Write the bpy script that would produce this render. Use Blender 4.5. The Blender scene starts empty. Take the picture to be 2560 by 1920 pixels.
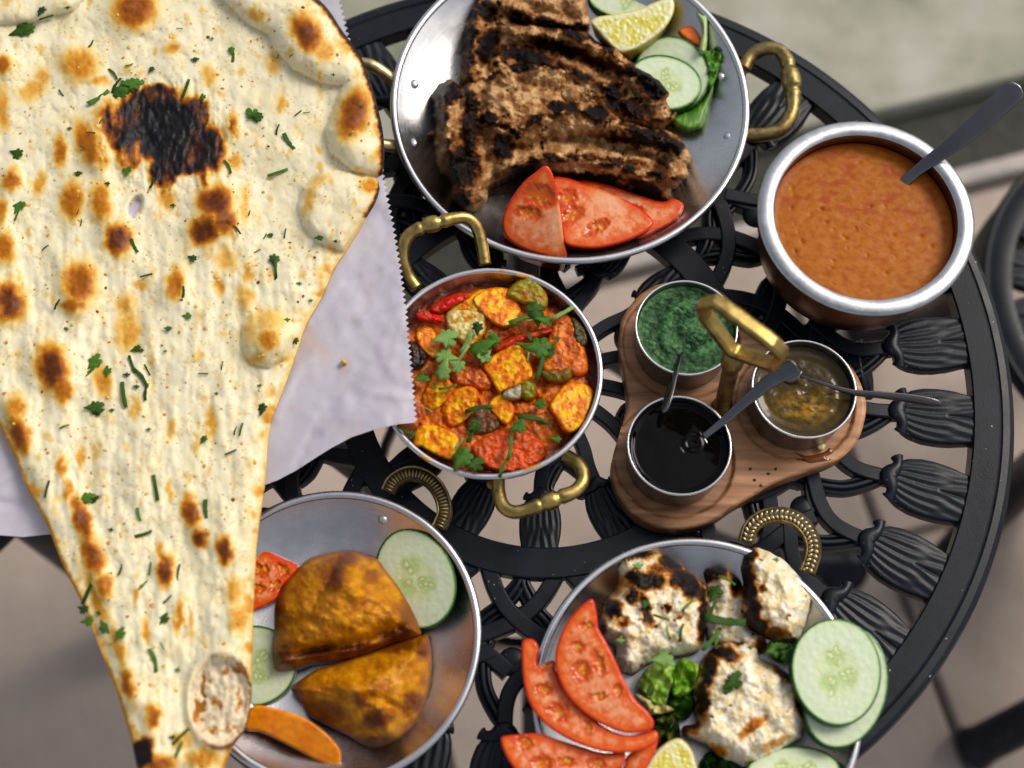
import bpy, math, random
import numpy as np
from mathutils import Matrix, Vector
from mathutils.geometry import delaunay_2d_cdt

# ------------------------------------------------------------------ camera, sky, sun, exposure
SC = bpy.context.scene
TZ = 0.72                                    # height of the table top above the ground
TILT, DIST, ROLL, LENS = math.radians(20.5), 1.1, math.radians(1.5), 50.0
_C = np.array([0, -DIST*math.sin(TILT), DIST*math.cos(TILT)])
_F = -_C/DIST
_r = np.array([1.0, 0, 0]); _u = np.cross(_r, _F)
_R = _r*math.cos(ROLL) + _u*math.sin(ROLL); _U = np.cross(_R, _F)
cam_data = bpy.data.cameras.new('camera'); cam = bpy.data.objects.new('camera', cam_data)
SC.collection.objects.link(cam); SC.camera = cam
cam_data.lens = LENS; cam_data.sensor_width = 36.0; cam_data.clip_start = 0.05; cam_data.clip_end = 500
cam.matrix_world = Matrix(((_R[0], _U[0], -_F[0], _C[0]), (_R[1], _U[1], -_F[1], _C[1]),
                           (_R[2], _U[2], -_F[2], _C[2]+TZ), (0, 0, 0, 1)))
cam_data.dof.use_dof = True; cam_data.dof.focus_distance = 1.085; cam_data.dof.aperture_fstop = 2.9

SUN_EL, SUN_AZ = math.radians(47), math.radians(36)      # azimuth measured from +x towards +y
world = bpy.data.worlds.new('World'); SC.world = world; world.use_nodes = True
wn = world.node_tree; wn.nodes.clear()
sky = wn.nodes.new('ShaderNodeTexSky'); sky.sky_type = 'NISHITA'; sky.sun_disc = False
sky.sun_elevation = SUN_EL; sky.sun_rotation = math.pi/2 - SUN_AZ
sky.air_density = 1.0; sky.dust_density = 4.0; sky.ozone_density = 1.0
hs = wn.nodes.new('ShaderNodeHueSaturation'); hs.inputs['Saturation'].default_value = 0.40
bg = wn.nodes.new('ShaderNodeBackground'); bg.inputs['Strength'].default_value = 0.115
wo = wn.nodes.new('ShaderNodeOutputWorld')
wn.links.new(sky.outputs[0], hs.inputs['Color']); wn.links.new(hs.outputs[0], bg.inputs['Color']); wn.links.new(bg.outputs[0], wo.inputs['Surface'])
sd = bpy.data.lights.new('sun', 'SUN'); sun = bpy.data.objects.new('sun', sd); SC.collection.objects.link(sun)
sd.energy = 1.3; sd.angle = math.radians(22); sd.color = (1.0, 0.91, 0.79)
_sv = Vector((math.cos(SUN_EL)*math.cos(SUN_AZ), math.cos(SUN_EL)*math.sin(SUN_AZ), math.sin(SUN_EL)))
sun.rotation_euler = (-_sv).to_track_quat('-Z', 'Y').to_euler(); sun.location = (2, 2, 4)
SC.view_settings.view_transform = 'Standard'; SC.view_settings.look = 'None'
SC.view_settings.exposure = 0.32; SC.view_settings.gamma = 1.0
SC.cycles.use_denoising = True
SC.cycles.max_bounces = 6; SC.cycles.diffuse_bounces = 3; SC.cycles.glossy_bounces = 3; SC.cycles.transmission_bounces = 4
SC.cycles.caustics_reflective = False; SC.cycles.caustics_refractive = False

# ------------------------------------------------------------------ helpers
PXK = 2560/2212.0; FPX = LENS/36*2560
def at(X, Y, z):
    """photo position (2212 px wide) -> world point at height z above the table top"""
    X = np.asarray(X, float); Y = np.asarray(Y, float); z = np.asarray(z, float)
    a = (X*PXK-1280)/FPX; b = (Y*PXK-960)/FPX
    v = _F[None]+a.reshape(-1, 1)*_R[None]-b.reshape(-1, 1)*_U[None]
    t = (np.broadcast_to(z, (v.shape[0],))-_C[2])/v[:, 2]
    P = _C[None]+v*t[:, None]; P[:, 2] += TZ
    return P
def at1(x, y, z): return at([x], [y], z)[0]
def atl(L, z):
    L = np.asarray(L, float); return at(L[:, 0], L[:, 1], z)
def reg(ox, oy, s): return lambda L: [(ox+s*p[0], oy+s*p[1])+tuple(p[2:]) for p in L]
def regs(ox, oy, s): return lambda L: [(ox+s*p[0], oy+s*p[1], s*p[2], s*p[3])+tuple(p[4:]) for p in L]
A3 = (774.2, 0.0, .4); A4 = (774.2, 483.9, .4166); A5 = (1271.9, 553.0, .4); A6 = (1050.7, 1036.9, .4); AS = (518.4, 1166.5, .2968)
A1 = (0, 0, .4); A2 = (0, 663.6, .6)
M1, M2, M3, M4, M5, M6, MS = [reg(*a) for a in (A1, A2, A3, A4, A5, A6, AS)]
E3, E4, E6, ES = [regs(*a) for a in (A3, A4, A6, AS)]

def _hash(ix, iy, s):
    n = (ix.astype(np.int64)*374761393+iy.astype(np.int64)*668265263+s*974634777) & 0xffffffff
    n = ((n ^ (n >> 13))*1274126177) & 0xffffffff
    return ((n ^ (n >> 16)) & 0xffff)/65535.0
def vnoise(x, y, s=0):
    x = np.asarray(x, float); y = np.asarray(y, float)
    ix = np.floor(x); iy = np.floor(y); fx = x-ix; fy = y-iy
    def g(jx, jy, dx, dy):
        t = _hash(jx, jy, s)*2*math.pi; return np.cos(t)*dx+np.sin(t)*dy
    a = g(ix, iy, fx, fy); b = g(ix+1, iy, fx-1, fy); c = g(ix, iy+1, fx, fy-1); d = g(ix+1, iy+1, fx-1, fy-1)
    fx = fx*fx*fx*(fx*(fx*6-15)+10); fy = fy*fy*fy*(fy*(fy*6-15)+10)
    return np.clip(.5+.95*((a+(b-a)*fx)+((c+(d-c)*fx)-(a+(b-a)*fx))*fy), 0, 1)
def fbm(x, y, s=0, o=4, g=.5):
    t = 0; a = 1; k = 0
    for i in range(o):
        ca, sa = math.cos(.6*i), math.sin(.6*i)
        t = t+a*(vnoise((x*ca-y*sa)*2**i+17*i, (x*sa+y*ca)*2**i-9*i, s+i*13)-.5); k += a; a *= g
    return t/k*2          # about -1..1
def ss(a, b, x):
    t = np.clip((x-a)/(b-a), 0, 1); return t*t*(3-2*t)
def mix(a, b, t):
    a = np.asarray(a, float); b = np.asarray(b, float); t = np.asarray(t, float)
    if t.ndim == 1: t = t[:, None]
    return a+(b-a)*t
def ramp(t, stops):
    xs = [s[0] for s in stops]; return np.stack([np.interp(t, xs, [s[1][k] for s in stops]) for k in range(3)], 1)
def lin(c):
    c = np.asarray(c, float)/255.0
    return np.where(c <= .04045, c/12.92, ((c+.055)/1.055)**2.4)
def albedo(c, k=.84, sat=1.16):
    l = lin(np.clip(c, 0, 255))*k; g = l @ np.array([.3, .59, .11]); return np.clip(g[:, None]+(l-g[:, None])*sat, .002, .9)
def ell(X, Y, e):
    """normalised radius of ellipse e=(cx,cy,rx,ry[,deg])"""
    a = math.radians(e[4]) if len(e) > 4 else 0
    dx = X-e[0]; dy = Y-e[1]; u = dx*math.cos(a)+dy*math.sin(a); v = -dx*math.sin(a)+dy*math.cos(a)
    return np.hypot(u/e[2], v/e[3])

COL = SC.collection
def tag(o, label=None, cat=None, group=None, kind=None):
    if label: o['label'] = label
    if cat: o['category'] = cat
    if group: o['group'] = group
    if kind: o['kind'] = kind
    return o
def empty(name, loc=(0, 0, 0), rz=0):
    o = bpy.data.objects.new(name, None); COL.objects.link(o); o.location = loc; o.rotation_euler = (0, 0, rz); o.empty_display_size = .02
    return o
def mesh_obj(name, V, Fc, mat, parent=None, col=None, smooth=True, sharp=None):
    V = np.asarray(V, float)
    if parent is not None:
        M = np.array(parent_mat(parent)); V = (np.c_[V, np.ones(len(V))] @ np.linalg.inv(M).T)[:, :3]
    me = bpy.data.meshes.new(name)
    me.from_pydata(V.tolist() if len(V) < 200000 else V, [], Fc)
    if smooth: me.polygons.foreach_set('use_smooth', np.ones(len(me.polygons), bool))
    if sharp is not None: me.set_sharp_from_angle(angle=math.radians(sharp))
    if col is not None:
        ca = me.color_attributes.new('Col', 'FLOAT_COLOR', 'POINT')
        c4 = np.c_[albedo(col), np.ones(len(col))].astype(np.float32)
        ca.data.foreach_set('color', c4.ravel())
    me.materials.append(mat)
    o = bpy.data.objects.new(name, me); COL.objects.link(o)
    if parent is not None: o.parent = parent
    return o
def parent_mat(p):
    m = Matrix.LocRotScale(p.location, p.rotation_euler, p.scale)
    return parent_mat(p.parent) @ m if p.parent else m
class MB:
    def __init__(s): s.V = []; s.F = []; s.n = 0
    def add(s, V, F):
        s.F += [tuple(i+s.n for i in f) for f in F]; s.V.append(np.asarray(V, float)); s.n += len(V); return s
    def build(s, name, mat, parent=None, **k): return mesh_obj(name, np.concatenate(s.V), s.F, mat, parent, **k)
def lathe(prof, n=96, c=(0, 0, 0)):
    prof = np.asarray(prof, float); a = np.linspace(0, 2*math.pi, n, endpoint=False); V = []; F = []; rows = []
    for r, z in prof:
        if r < 1e-6: rows.append([len(V)]); V.append((c[0], c[1], c[2]+z))
        else:
            rows.append(list(range(len(V), len(V)+n)))
            V += [(c[0]+r*math.cos(t), c[1]+r*math.sin(t), c[2]+z) for t in a]
    for A, B in zip(rows[:-1], rows[1:]):
        for i in range(n):
            j = (i+1) % n
            if len(A) == 1: F.append((A[0], B[j], B[i]))
            elif len(B) == 1: F.append((A[i], A[j], B[0]))
            else: F.append((A[i], A[j], B[j], B[i]))
    return V, F
def crom(P, n, closed=False):
    P = np.asarray(P, float); m = len(P); out = []
    seg = m if closed else m-1
    for i in range(seg):
        if closed: p0, p1, p2, p3 = P[i-1], P[i], P[(i+1) % m], P[(i+2) % m]
        else: p0, p1, p2, p3 = P[max(i-1, 0)], P[i], P[i+1], P[min(i+2, m-1)]
        for t in np.linspace(0, 1, n, endpoint=False):
            out.append(.5*((2*p1)+(-p0+p2)*t+(2*p0-5*p1+4*p2-p3)*t*t+(-p0+3*p1-3*p2+p3)*t**3))
    if not closed: out.append(P[-1])
    return np.array(out)
ROUND = [(math.cos(a), math.sin(a)) for a in np.linspace(0, 2*math.pi, 14, endpoint=False)]
STRAP = [(-.52, -1), (.52, -1), (.5, -.16), (.46, -.05), (.38, 0), (-.38, 0), (-.46, -.05), (-.5, -.16)]
FLUTE = [(-.5, -1), (.5, -1), (.5, -.35), (.42, -.12), (.3, -.08), (.2, -.25), (.1, -.02), (0, .02), (-.1, -.02), (-.2, -.25), (-.3, -.08), (-.42, -.12), (-.5, -.35)]
def sweep(P, sec, w, h=None, up=(0, 0, 1), closed=False):
    """sweep section sec (u,v) along P; u scaled by w across, v scaled by h along up"""
    P = np.asarray(P, float); n = len(P); w = np.broadcast_to(np.asarray(w, float), (n,)); h = w if h is None else np.broadcast_to(np.asarray(h, float), (n,))
    T = np.roll(P, -1, 0)-np.roll(P, 1, 0) if closed else np.gradient(P, axis=0)
    T /= np.linalg.norm(T, axis=1)[:, None]+1e-12
    up = np.asarray(up, float); up = np.broadcast_to(up, (n, 3))
    S = np.cross(T, up); S /= np.linalg.norm(S, axis=1)[:, None]+1e-12
    N = np.cross(S, T); m = len(sec); sec = np.asarray(sec, float)
    V = (P[:, None]+S[:, None]*(sec[None, :, 0:1]*w[:, None, None])+N[:, None]*(sec[None, :, 1:2]*h[:, None, None])).reshape(-1, 3)
    F = []
    for i in range(n if closed else n-1):
        a = i*m; b = ((i+1) % n)*m
        for j in range(m):
            k = (j+1) % m; F.append((a+j, b+j, b+k, a+k))
    if not closed: F.append(tuple(range(m))); F.append(tuple(range((n-1)*m, n*m))[::-1])
    return V, F
def ball(c, r, nu=10, nv=6, sc=(1, 1, 1), half=False):
    prof = [(math.sin(t)*r, math.cos(t)*r) for t in np.linspace(0, math.pi/(2 if half else 1), nv)]
    prof[0] = (0, r)
    if not half: prof[-1] = (0, -r)
    V, F = lathe(prof, nu); V = np.array(V)*np.array(sc)+np.array(c)
    return V, [f[::-1] for f in F]

# ------------------------------------------------------------------ materials
def nodes_of(name):
    m = bpy.data.materials.new(name); m.use_nodes = True; nt = m.node_tree
    return m, nt, nt.nodes['Principled BSDF']
def add_bump(nt, b, scale, strength, dist=.001, detail=6, src=None, rough=.6, coord='Object', stretch=None):
    tc = nt.nodes.new('ShaderNodeTexCoord'); mp = nt.nodes.new('ShaderNodeMapping'); nz = nt.nodes.new('ShaderNodeTexNoise'); bp = nt.nodes.new('ShaderNodeBump')
    nt.links.new(tc.outputs[coord], mp.inputs[0]); nt.links.new(mp.outputs[0], nz.inputs['Vector'])
    if stretch: mp.inputs['Scale'].default_value = stretch[0]; mp.inputs['Rotation'].default_value = stretch[1]
    nz.inputs['Scale'].default_value = scale; nz.inputs['Detail'].default_value = detail; nz.inputs['Roughness'].default_value = rough
    bp.inputs['Strength'].default_value = strength; bp.inputs['Distance'].default_value = dist
    nt.links.new(nz.outputs['Fac'], bp.inputs['Height']); 
    if b.inputs['Normal'].links: nt.links.new(b.inputs['Normal'].links[0].from_socket, bp.inputs['Normal'])
    nt.links.new(bp.outputs[0], b.inputs['Normal'])
    return nz
def food(name, rough=.55, bump=0, bscale=900, sss=0, sssr=(.004, .002, .001), spec=.5, coat=0, dist=.0006, var=0, vscale=250):
    m, nt, b = nodes_of(name); at_ = nt.nodes.new('ShaderNodeVertexColor'); at_.layer_name = 'Col'
    src = at_.outputs['Color']
    if var:
        tc = nt.nodes.new('ShaderNodeTexCoord'); nz = nt.nodes.new('ShaderNodeTexNoise'); nz.inputs['Scale'].default_value = vscale; nz.inputs['Detail'].default_value = 5
        nt.links.new(tc.outputs['Object'], nz.inputs['Vector'])
        mr = nt.nodes.new('ShaderNodeMapRange'); mr.inputs[1].default_value = .3; mr.inputs[2].default_value = .7; mr.inputs[3].default_value = 1-var; mr.inputs[4].default_value = 1+var
        nt.links.new(nz.outputs['Fac'], mr.inputs[0])
        mx = nt.nodes.new('ShaderNodeVectorMath'); mx.operation = 'SCALE'; nt.links.new(src, mx.inputs[0]); nt.links.new(mr.outputs[0], mx.inputs['Scale']); src = mx.outputs[0]
    nt.links.new(src, b.inputs['Base Color'])
    b.inputs['Roughness'].default_value = rough; b.inputs['Specular IOR Level'].default_value = spec
    b.inputs['Subsurface Weight'].default_value = sss; b.inputs['Subsurface Radius'].default_value = sssr; b.inputs['Subsurface Scale'].default_value = 1.0
    b.inputs['Coat Weight'].default_value = coat; b.inputs['Coat Roughness'].default_value = .08
    if bump: add_bump(nt, b, bscale, bump, dist)
    return m
def plain(name, c, rough=.5, metal=0, bump=0, bscale=300, dist=.0005, spec=.5, var=0, vscale=40, stretch=None, rvar=0, coat=0):
    m, nt, b = nodes_of(name); c = tuple(c)
    b.inputs['Base Color'].default_value = c+(1,); b.inputs['Roughness'].default_value = rough; b.inputs['Metallic'].default_value = metal; b.inputs['Specular IOR Level'].default_value = spec
    b.inputs['Coat Weight'].default_value = coat; b.inputs['Coat Roughness'].default_value = .1
    if var or rvar:
        tc = nt.nodes.new('ShaderNodeTexCoord'); nz = nt.nodes.new('ShaderNodeTexNoise'); nz.inputs['Scale'].default_value = vscale; nz.inputs['Detail'].default_value = 7; nz.inputs['Roughness'].default_value = .65
        nt.links.new(tc.outputs['Object'], nz.inputs['Vector'])
        if var:
            cr = nt.nodes.new('ShaderNodeValToRGB'); cr.color_ramp.elements[0].position = .3; cr.color_ramp.elements[1].position = .7
            cr.color_ramp.elements[0].color = tuple(x*(1-var) for x in c)+(1,); cr.color_ramp.elements[1].color = tuple(min(1, x*(1+var)) for x in c)+(1,)
            nt.links.new(nz.outputs['Fac'], cr.inputs[0]); nt.links.new(cr.outputs[0], b.inputs['Base Color'])
        if rvar:
            mr = nt.nodes.new('ShaderNodeMapRange'); mr.inputs[1].default_value = .3; mr.inputs[2].default_value = .7; mr.inputs[3].default_value = max(.03, rough-rvar); mr.inputs[4].default_value = rough+rvar
            nt.links.new(nz.outputs['Fac'], mr.inputs[0]); nt.links.new(mr.outputs[0], b.inputs['Roughness'])
    if bump: add_bump(nt, b, bscale, bump, dist, stretch=stretch)
    return m
def steel(name, c, rough, scratch=.12):
    m = plain(name, c, rough, 1.0, rvar=.1, vscale=22, var=.2); nt = m.node_tree; b = nt.nodes['Principled BSDF']
    tc = nt.nodes.new('ShaderNodeTexCoord'); sx = nt.nodes.new('ShaderNodeSeparateXYZ'); nt.links.new(tc.outputs['Object'], sx.inputs[0])
    def math_(op, *ins):
        n = nt.nodes.new('ShaderNodeMath'); n.operation = op
        for i, v in enumerate(ins):
            if isinstance(v, (int, float)): n.inputs[i].default_value = v
            else: nt.links.new(v, n.inputs[i])
        return n.outputs[0]
    r = math_('SQRT', math_('ADD', math_('MULTIPLY', sx.outputs[0], sx.outputs[0]), math_('MULTIPLY', sx.outputs[1], sx.outputs[1])))
    an = math_('ARCTAN2', sx.outputs[1], sx.outputs[0]); cb = nt.nodes.new('ShaderNodeCombineXYZ')
    nt.links.new(math_('MULTIPLY', r, 900.0), cb.inputs[0]); nt.links.new(math_('MULTIPLY', an, 2.0), cb.inputs[1])
    nz = nt.nodes.new('ShaderNodeTexNoise'); nz.inputs['Scale'].default_value = 1.0; nz.inputs['Detail'].default_value = 5; nt.links.new(cb.outputs[0], nz.inputs['Vector'])
    bp = nt.nodes.new('ShaderNodeBump'); bp.inputs['Strength'].default_value = scratch; bp.inputs['Distance'].default_value = .0005; nt.links.new(nz.outputs['Fac'], bp.inputs['Height']); nt.links.new(bp.outputs[0], b.inputs['Normal'])
    add_bump(nt, b, 60, scratch*.8, .0006, stretch=((1, 40, 1), (0, 0, .6)), detail=8)
    add_bump(nt, b, 55, scratch*.6, .0006, stretch=((30, 1, 1), (0, 0, -.35)), detail=8)
    add_bump(nt, b, 11, .5, .0028, detail=2)
    return m
MT = {}
def iron_mat():
    m = plain('black_painted_iron', (.0065, .0090, .0140), .34, bump=.25, bscale=650, dist=.0004, var=.35, vscale=25, rvar=.08, spec=.21); nt = m.node_tree; b = nt.nodes['Principled BSDF']
    tc = nt.nodes.new('ShaderNodeTexCoord'); nz = nt.nodes.new('ShaderNodeTexNoise'); nz.inputs['Scale'].default_value = 330; nz.inputs['Detail'].default_value = 1; nt.links.new(tc.outputs['Object'], nz.inputs['Vector'])
    n2 = nt.nodes.new('ShaderNodeTexNoise'); n2.inputs['Scale'].default_value = 9; n2.inputs['Detail'].default_value = 4; nt.links.new(tc.outputs['Object'], n2.inputs['Vector'])
    ad = nt.nodes.new('ShaderNodeMath'); ad.operation = 'MULTIPLY_ADD'; ad.inputs[1].default_value = .25; nt.links.new(n2.outputs['Fac'], ad.inputs[0]); nt.links.new(nz.outputs['Fac'], ad.inputs[2])
    cr = nt.nodes.new('ShaderNodeValToRGB'); cr.color_ramp.elements[0].position = .90; cr.color_ramp.elements[0].color = (0, 0, 0, 1); cr.color_ramp.elements[1].position = .94; cr.color_ramp.elements[1].color = (1, 1, 1, 1); nt.links.new(ad.outputs[0], cr.inputs[0])
    mx = nt.nodes.new('ShaderNodeMix'); mx.data_type = 'RGBA'; old = b.inputs['Base Color'].links[0].from_socket
    nt.links.new(cr.outputs[0], mx.inputs[0]); nt.links.new(old, mx.inputs[6]); mx.inputs[7].default_value = (.30, .29, .27, 1); nt.links.new(mx.outputs[2], b.inputs['Base Color'])
    return m
MT['iron'] = iron_mat()
MT['steel'] = steel('brushed_steel', (.60, .59, .59), .25)
MT['steel_rim'] = plain('polished_steel_rim', (.62, .62, .64), .28, 1, bump=.1, bscale=500, rvar=.06)
MT['tin'] = plain('tinned_rim', (.46, .475, .49), .36, 1, bump=.15, bscale=300, var=.12, vscale=90, rvar=.1)
MT['cup_steel'] = plain('cup_steel', (.30, .29, .29), .3, 1, bump=.1, bscale=200, var=.2, rvar=.08)
MT['copper'] = plain('dark_copper', (.30, .17, .12), .35, 1, bump=.35, bscale=90, dist=.001, var=.3, rvar=.1)
MT['spoon'] = plain('spoon_steel', (.165, .16, .165), .22, 1, bump=.1, bscale=400, var=.1, rvar=.08)
MT['brass'] = plain('worn_brass', (.44, .31, .10), .36, 1, bump=.3, bscale=350, dist=.0006, var=.35, vscale=120, rvar=.12)
MT['brass_dark'] = plain('tarnished_brass', (.30, .22, .085), .42, 1, bump=.35, bscale=350, dist=.0006, var=.55, vscale=160, rvar=.1)
MT['brass_pale'] = plain('pale_brass', (.58, .46, .23), .36, 1, bump=.3, bscale=400, var=.35, vscale=180, rvar=.1)
MT['groove'] = plain('blackened_groove', (.03, .024, .014), .6)
MT['naan'] = food('baked_flatbread', .5, .14, 260, .14, (.006, .004, .002), .22, dist=.0010, var=.04)
MT['herb'] = food('fresh_herb', .5, .3, 900, .08, (.001, .002, .0006), .22, var=.25, vscale=350)
MT['meat'] = food('grilled_meat', .62, .55, 240, 0, spec=.12, dist=.0024, var=.28, vscale=180)
MT['chicken'] = food('charred_chicken', .5, .4, 380, .12, (.005, .003, .002), .2, dist=.0014, var=.10, vscale=320)
MT['pastry'] = food('fried_pastry', .36, .3, 200, .05, (.004, .002, .001), .26, dist=.0020, var=.18, vscale=200)
MT['tomato'] = food('tomato_flesh', .24, .15, 420, .1, (.004, .002, .001), .3, coat=.25, dist=.0006, var=.08, vscale=260)
MT['cuke'] = food('cucumber_flesh', .34, .08, 380, .2, (.004, .005, .004), .28, coat=.06, dist=.0004, var=.03, vscale=300)
MT['citrus'] = food('citrus_flesh', .3, .4, 300, .25, (.006, .006, .002), .5, coat=.3, dist=.0007)
MT['gravy'] = food('oily_gravy', .24, .65, 380, .04, (.004, .002, .001), .28, coat=.10, dist=.0016, var=.25, vscale=300)
MT['paneer'] = food('coated_paneer', .36, .35, 330, .15, (.004, .003, .001), .22, coat=.05, dist=.0009, var=.12, vscale=260)
MT['curry'] = food('smooth_curry', .4, .16, 300, .05, (.004, .002, .001), .14, coat=0, dist=.0006, var=.05)
MT['chutney'] = food('green_chutney', .34, .9, 480, 0, spec=.2, coat=.03, dist=.0012, var=.3, vscale=500)
MT['lettuce'] = food('lettuce', .38, .3, 240, .15, (.002, .005, .001), .25, dist=.001, var=.15)
MT['paper'] = food('greaseproof_paper', .55, .2, 60, .2, (.01, .01, .01), .35, dist=.002, var=.03, vscale=30)

# ------------------------------------------------------------------ outline solids
def poly_dist(X, Y, P):
    P = np.asarray(P, float); Q = np.roll(P, -1, 0); d = np.full(X.shape, 1e9)
    for (x0, y0), (x1, y1) in zip(P, Q):
        dx, dy = x1-x0, y1-y0; L = dx*dx+dy*dy+1e-12
        t = np.clip(((X-x0)*dx+(Y-y0)*dy)/L, 0, 1); d = np.minimum(d, (X-x0-t*dx)**2+(Y-y0-t*dy)**2)
    return np.sqrt(d)
def inside(X, Y, P):
    P = np.asarray(P, float); Q = np.roll(P, -1, 0); r = np.zeros(X.shape, bool)
    for (x0, y0), (x1, y1) in zip(P, Q):
        if y0 == y1: continue
        c = ((y0 > Y) != (y1 > Y)) & (X < (x1-x0)*(Y-y0)/(y1-y0)+x0); r ^= c
    return r
def resample(P, step, smooth=True):
    P = np.asarray(P, float)
    if smooth: P = crom(P, 6, True)
    Q = np.vstack([P, P[:1]]); L = np.r_[0, np.cumsum(np.hypot(*np.diff(Q, axis=0).T))]
    n = max(8, int(L[-1]/step)); t = np.linspace(0, L[-1], n, endpoint=False)
    return np.stack([np.interp(t, L, Q[:, 0]), np.interp(t, L, Q[:, 1])], 1)
def tri_region(B, step, seed=1):
    lo = B.min(0); hi = B.max(0); gx = np.arange(lo[0], hi[0], step); gy = np.arange(lo[1], hi[1], step*.87)
    X, Y = np.meshgrid(gx, gy); X[1::2] += step/2
    rs = np.random.RandomState(seed); X = (X+rs.uniform(-.18, .18, X.shape)*step).ravel(); Y = (Y+rs.uniform(-.18, .18, Y.shape)*step).ravel()
    k = inside(X, Y, B); X = X[k]; Y = Y[k]; k = poly_dist(X, Y, B) > step*.55; X = X[k]; Y = Y[k]
    n = len(B); pts = [Vector((a, -b)) for a, b in B]+[Vector((a, -b)) for a, b in zip(X, Y)]
    ov, oe, of, orig, _, _ = delaunay_2d_cdt(pts, [], [list(range(n))[::-1] if area(B) > 0 else list(range(n))], 1, 1e-5)
    V = np.array([(v.x, -v.y) for v in ov]); mp = {}
    for i, l in enumerate(orig):
        for j in l: mp.setdefault(j, i)
    ring = [mp[j] for j in range(n) if j in mp]
    return V, [tuple(f) for f in of], ring
def area(B):
    x, y = B[:, 0], B[:, 1]; return .5*np.sum(x*np.roll(y, -1)-np.roll(x, -1)*y)
def slab(name, outline, mat, col, z=.01, h=.01, edge=12, thick=.004, step=3.2, pw=.5, noise=None, bumps=(), slope=(0, 0), skin=None,
         parent=None, smooth=True, seed=1, hf=None, flare=0.0, jag=0, bstep=None, full=False):
    """solid whose outline is given on the photo: real top relief h at base height z, walls down by thick"""
    B = resample(outline, bstep or step, smooth)
    if jag:
        t = np.arange(len(B)); c0 = B.mean(0); dv = B-c0; B = c0+dv*(1+jag*fbm(t*.11, t*0+seed, seed, 3))[:, None]
    V, F, ring = tri_region(B, step, seed); X, Y = V[:, 0], V[:, 1]
    d = poly_dist(X, Y, B); d[ring] = 0
    c0 = B.mean(0); zp = z+slope[0]*(X-c0[0])/100+slope[1]*(Y-c0[1])/100
    q = np.clip(d/edge, 0, 1); f = (1-(1-q)**2)**pw
    hh = h*f; k = ss(0, 1, d/(edge*.3+2))
    if full: k = np.ones(len(X))
    for b in bumps: hh = hh+b[4 if len(b) > 4 else -1]*np.exp(-ell(X, Y, (b[0], b[1], b[2], b[3])+((b[5],) if len(b) > 5 else ()))**2*1.2)*k
    if noise: hh = hh+noise[0]*fbm(X/noise[1], Y/noise[1], seed, noise[2] if len(noise) > 2 else 4)*k
    if hf is not None: hh = hh+hf(X, Y, d)*k
    P = at(X, Y, zp+hh); C = col(X, Y, d, hh) if callable(col) else np.tile(np.array(col, float), (len(X), 1))
    n = len(V); r = np.array(ring); T = P[r].copy(); Bt = P[r].copy(); Bt[:, 2] -= thick
    if flare: cc = P[r].mean(0); Bt[:, :2] += (cc[:2]-Bt[:, :2])*flare
    m = len(ring); Vall = np.vstack([P, T, Bt])
    sk = C[r] if skin is None else np.tile(np.array(skin, float), (m, 1))
    Call = np.vstack([C, sk, sk*.95])
    # winding: outline order on screen (y down)
    ccw = area(B) < 0
    Fs = []
    for i in range(m):
        j = (i+1) % m; a, b, e, g = n+i, n+j, n+m+j, n+m+i
        Fs.append((a, g, e, b) if ccw else (a, b, e, g))
    if full:
        q = len(Vall); Vall = np.vstack([Vall, P-np.array([0, 0, thick])]); Call = np.vstack([Call, C]); Fs += [tuple(i+q for i in t[::-1]) for t in F]
    else:
        cap = tuple(range(n+m, n+2*m)); Fs.append(cap[::-1] if ccw else cap)
    return mesh_obj(name, Vall, F+Fs, mat, parent, col=Call)
def ellipse_pts(cx, cy, rx, ry, deg=0, n=40, wob=.02, seed=0):
    a = np.linspace(0, 2*math.pi, n, endpoint=False); w = 1+wob*np.sin(2*a+seed)+wob*.6*np.sin(3*a+2*seed)
    x = rx*np.cos(a)*w; y = ry*np.sin(a)*w; t = math.radians(deg)
    return np.stack([cx+x*math.cos(t)-y*math.sin(t), cy+x*math.sin(t)+y*math.cos(t)], 1)

# ------------------------------------------------------------------ ground
def ground_mat(name, c1, c2, c3, sc):
    m, nt, b = nodes_of(name); tc = nt.nodes.new('ShaderNodeTexCoord')
    n1 = nt.nodes.new('ShaderNodeTexNoise'); n1.inputs['Scale'].default_value = sc; n1.inputs['Detail'].default_value = 8; n1.inputs['Roughness'].default_value = .6
    nt.links.new(tc.outputs['Object'], n1.inputs['Vector'])
    cr = nt.nodes.new('ShaderNodeValToRGB'); cr.color_ramp.elements[0].position = .32; cr.color_ramp.elements[0].color = c1+(1,); cr.color_ramp.elements[1].position = .68; cr.color_ramp.elements[1].color = c3+(1,)
    e = cr.color_ramp.elements.new(.5); e.color = c2+(1,)
    nt.links.new(n1.outputs['Fac'], cr.inputs[0]); nt.links.new(cr.outputs[0], b.inputs['Base Color']); b.inputs['Roughness'].default_value = .85
    add_bump(nt, b, 60, .4, .004)
    return m
MT['joint'] = plain('dark_joint_soil', (.20, .17, .15), .95, bump=.4, bscale=80)
MT['slab'] = ground_mat('brown_concrete', (.32, .255, .205), (.43, .345, .285), (.51, .415, .345), 4)
MT['moss'] = ground_mat('mossy_concrete', (.19, .20, .13), (.33, .32, .25), (.45, .43, .37), 6)
MT['kerb'] = plain('pale_edging', (.42, .37, .34), .8, bump=.3, bscale=60, var=.15)
MT['shade_dark'] = plain('painted_shade', (.03, .032, .022), .8, bump=.6, bscale=50, dist=.01, var=.4)  # near-black colour painted in for the shadow band beyond the edging
def quad_sheet(z, s): return [(-s, -s, z), (s, -s, z), (s, s, z), (-s, s, z)]
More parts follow.
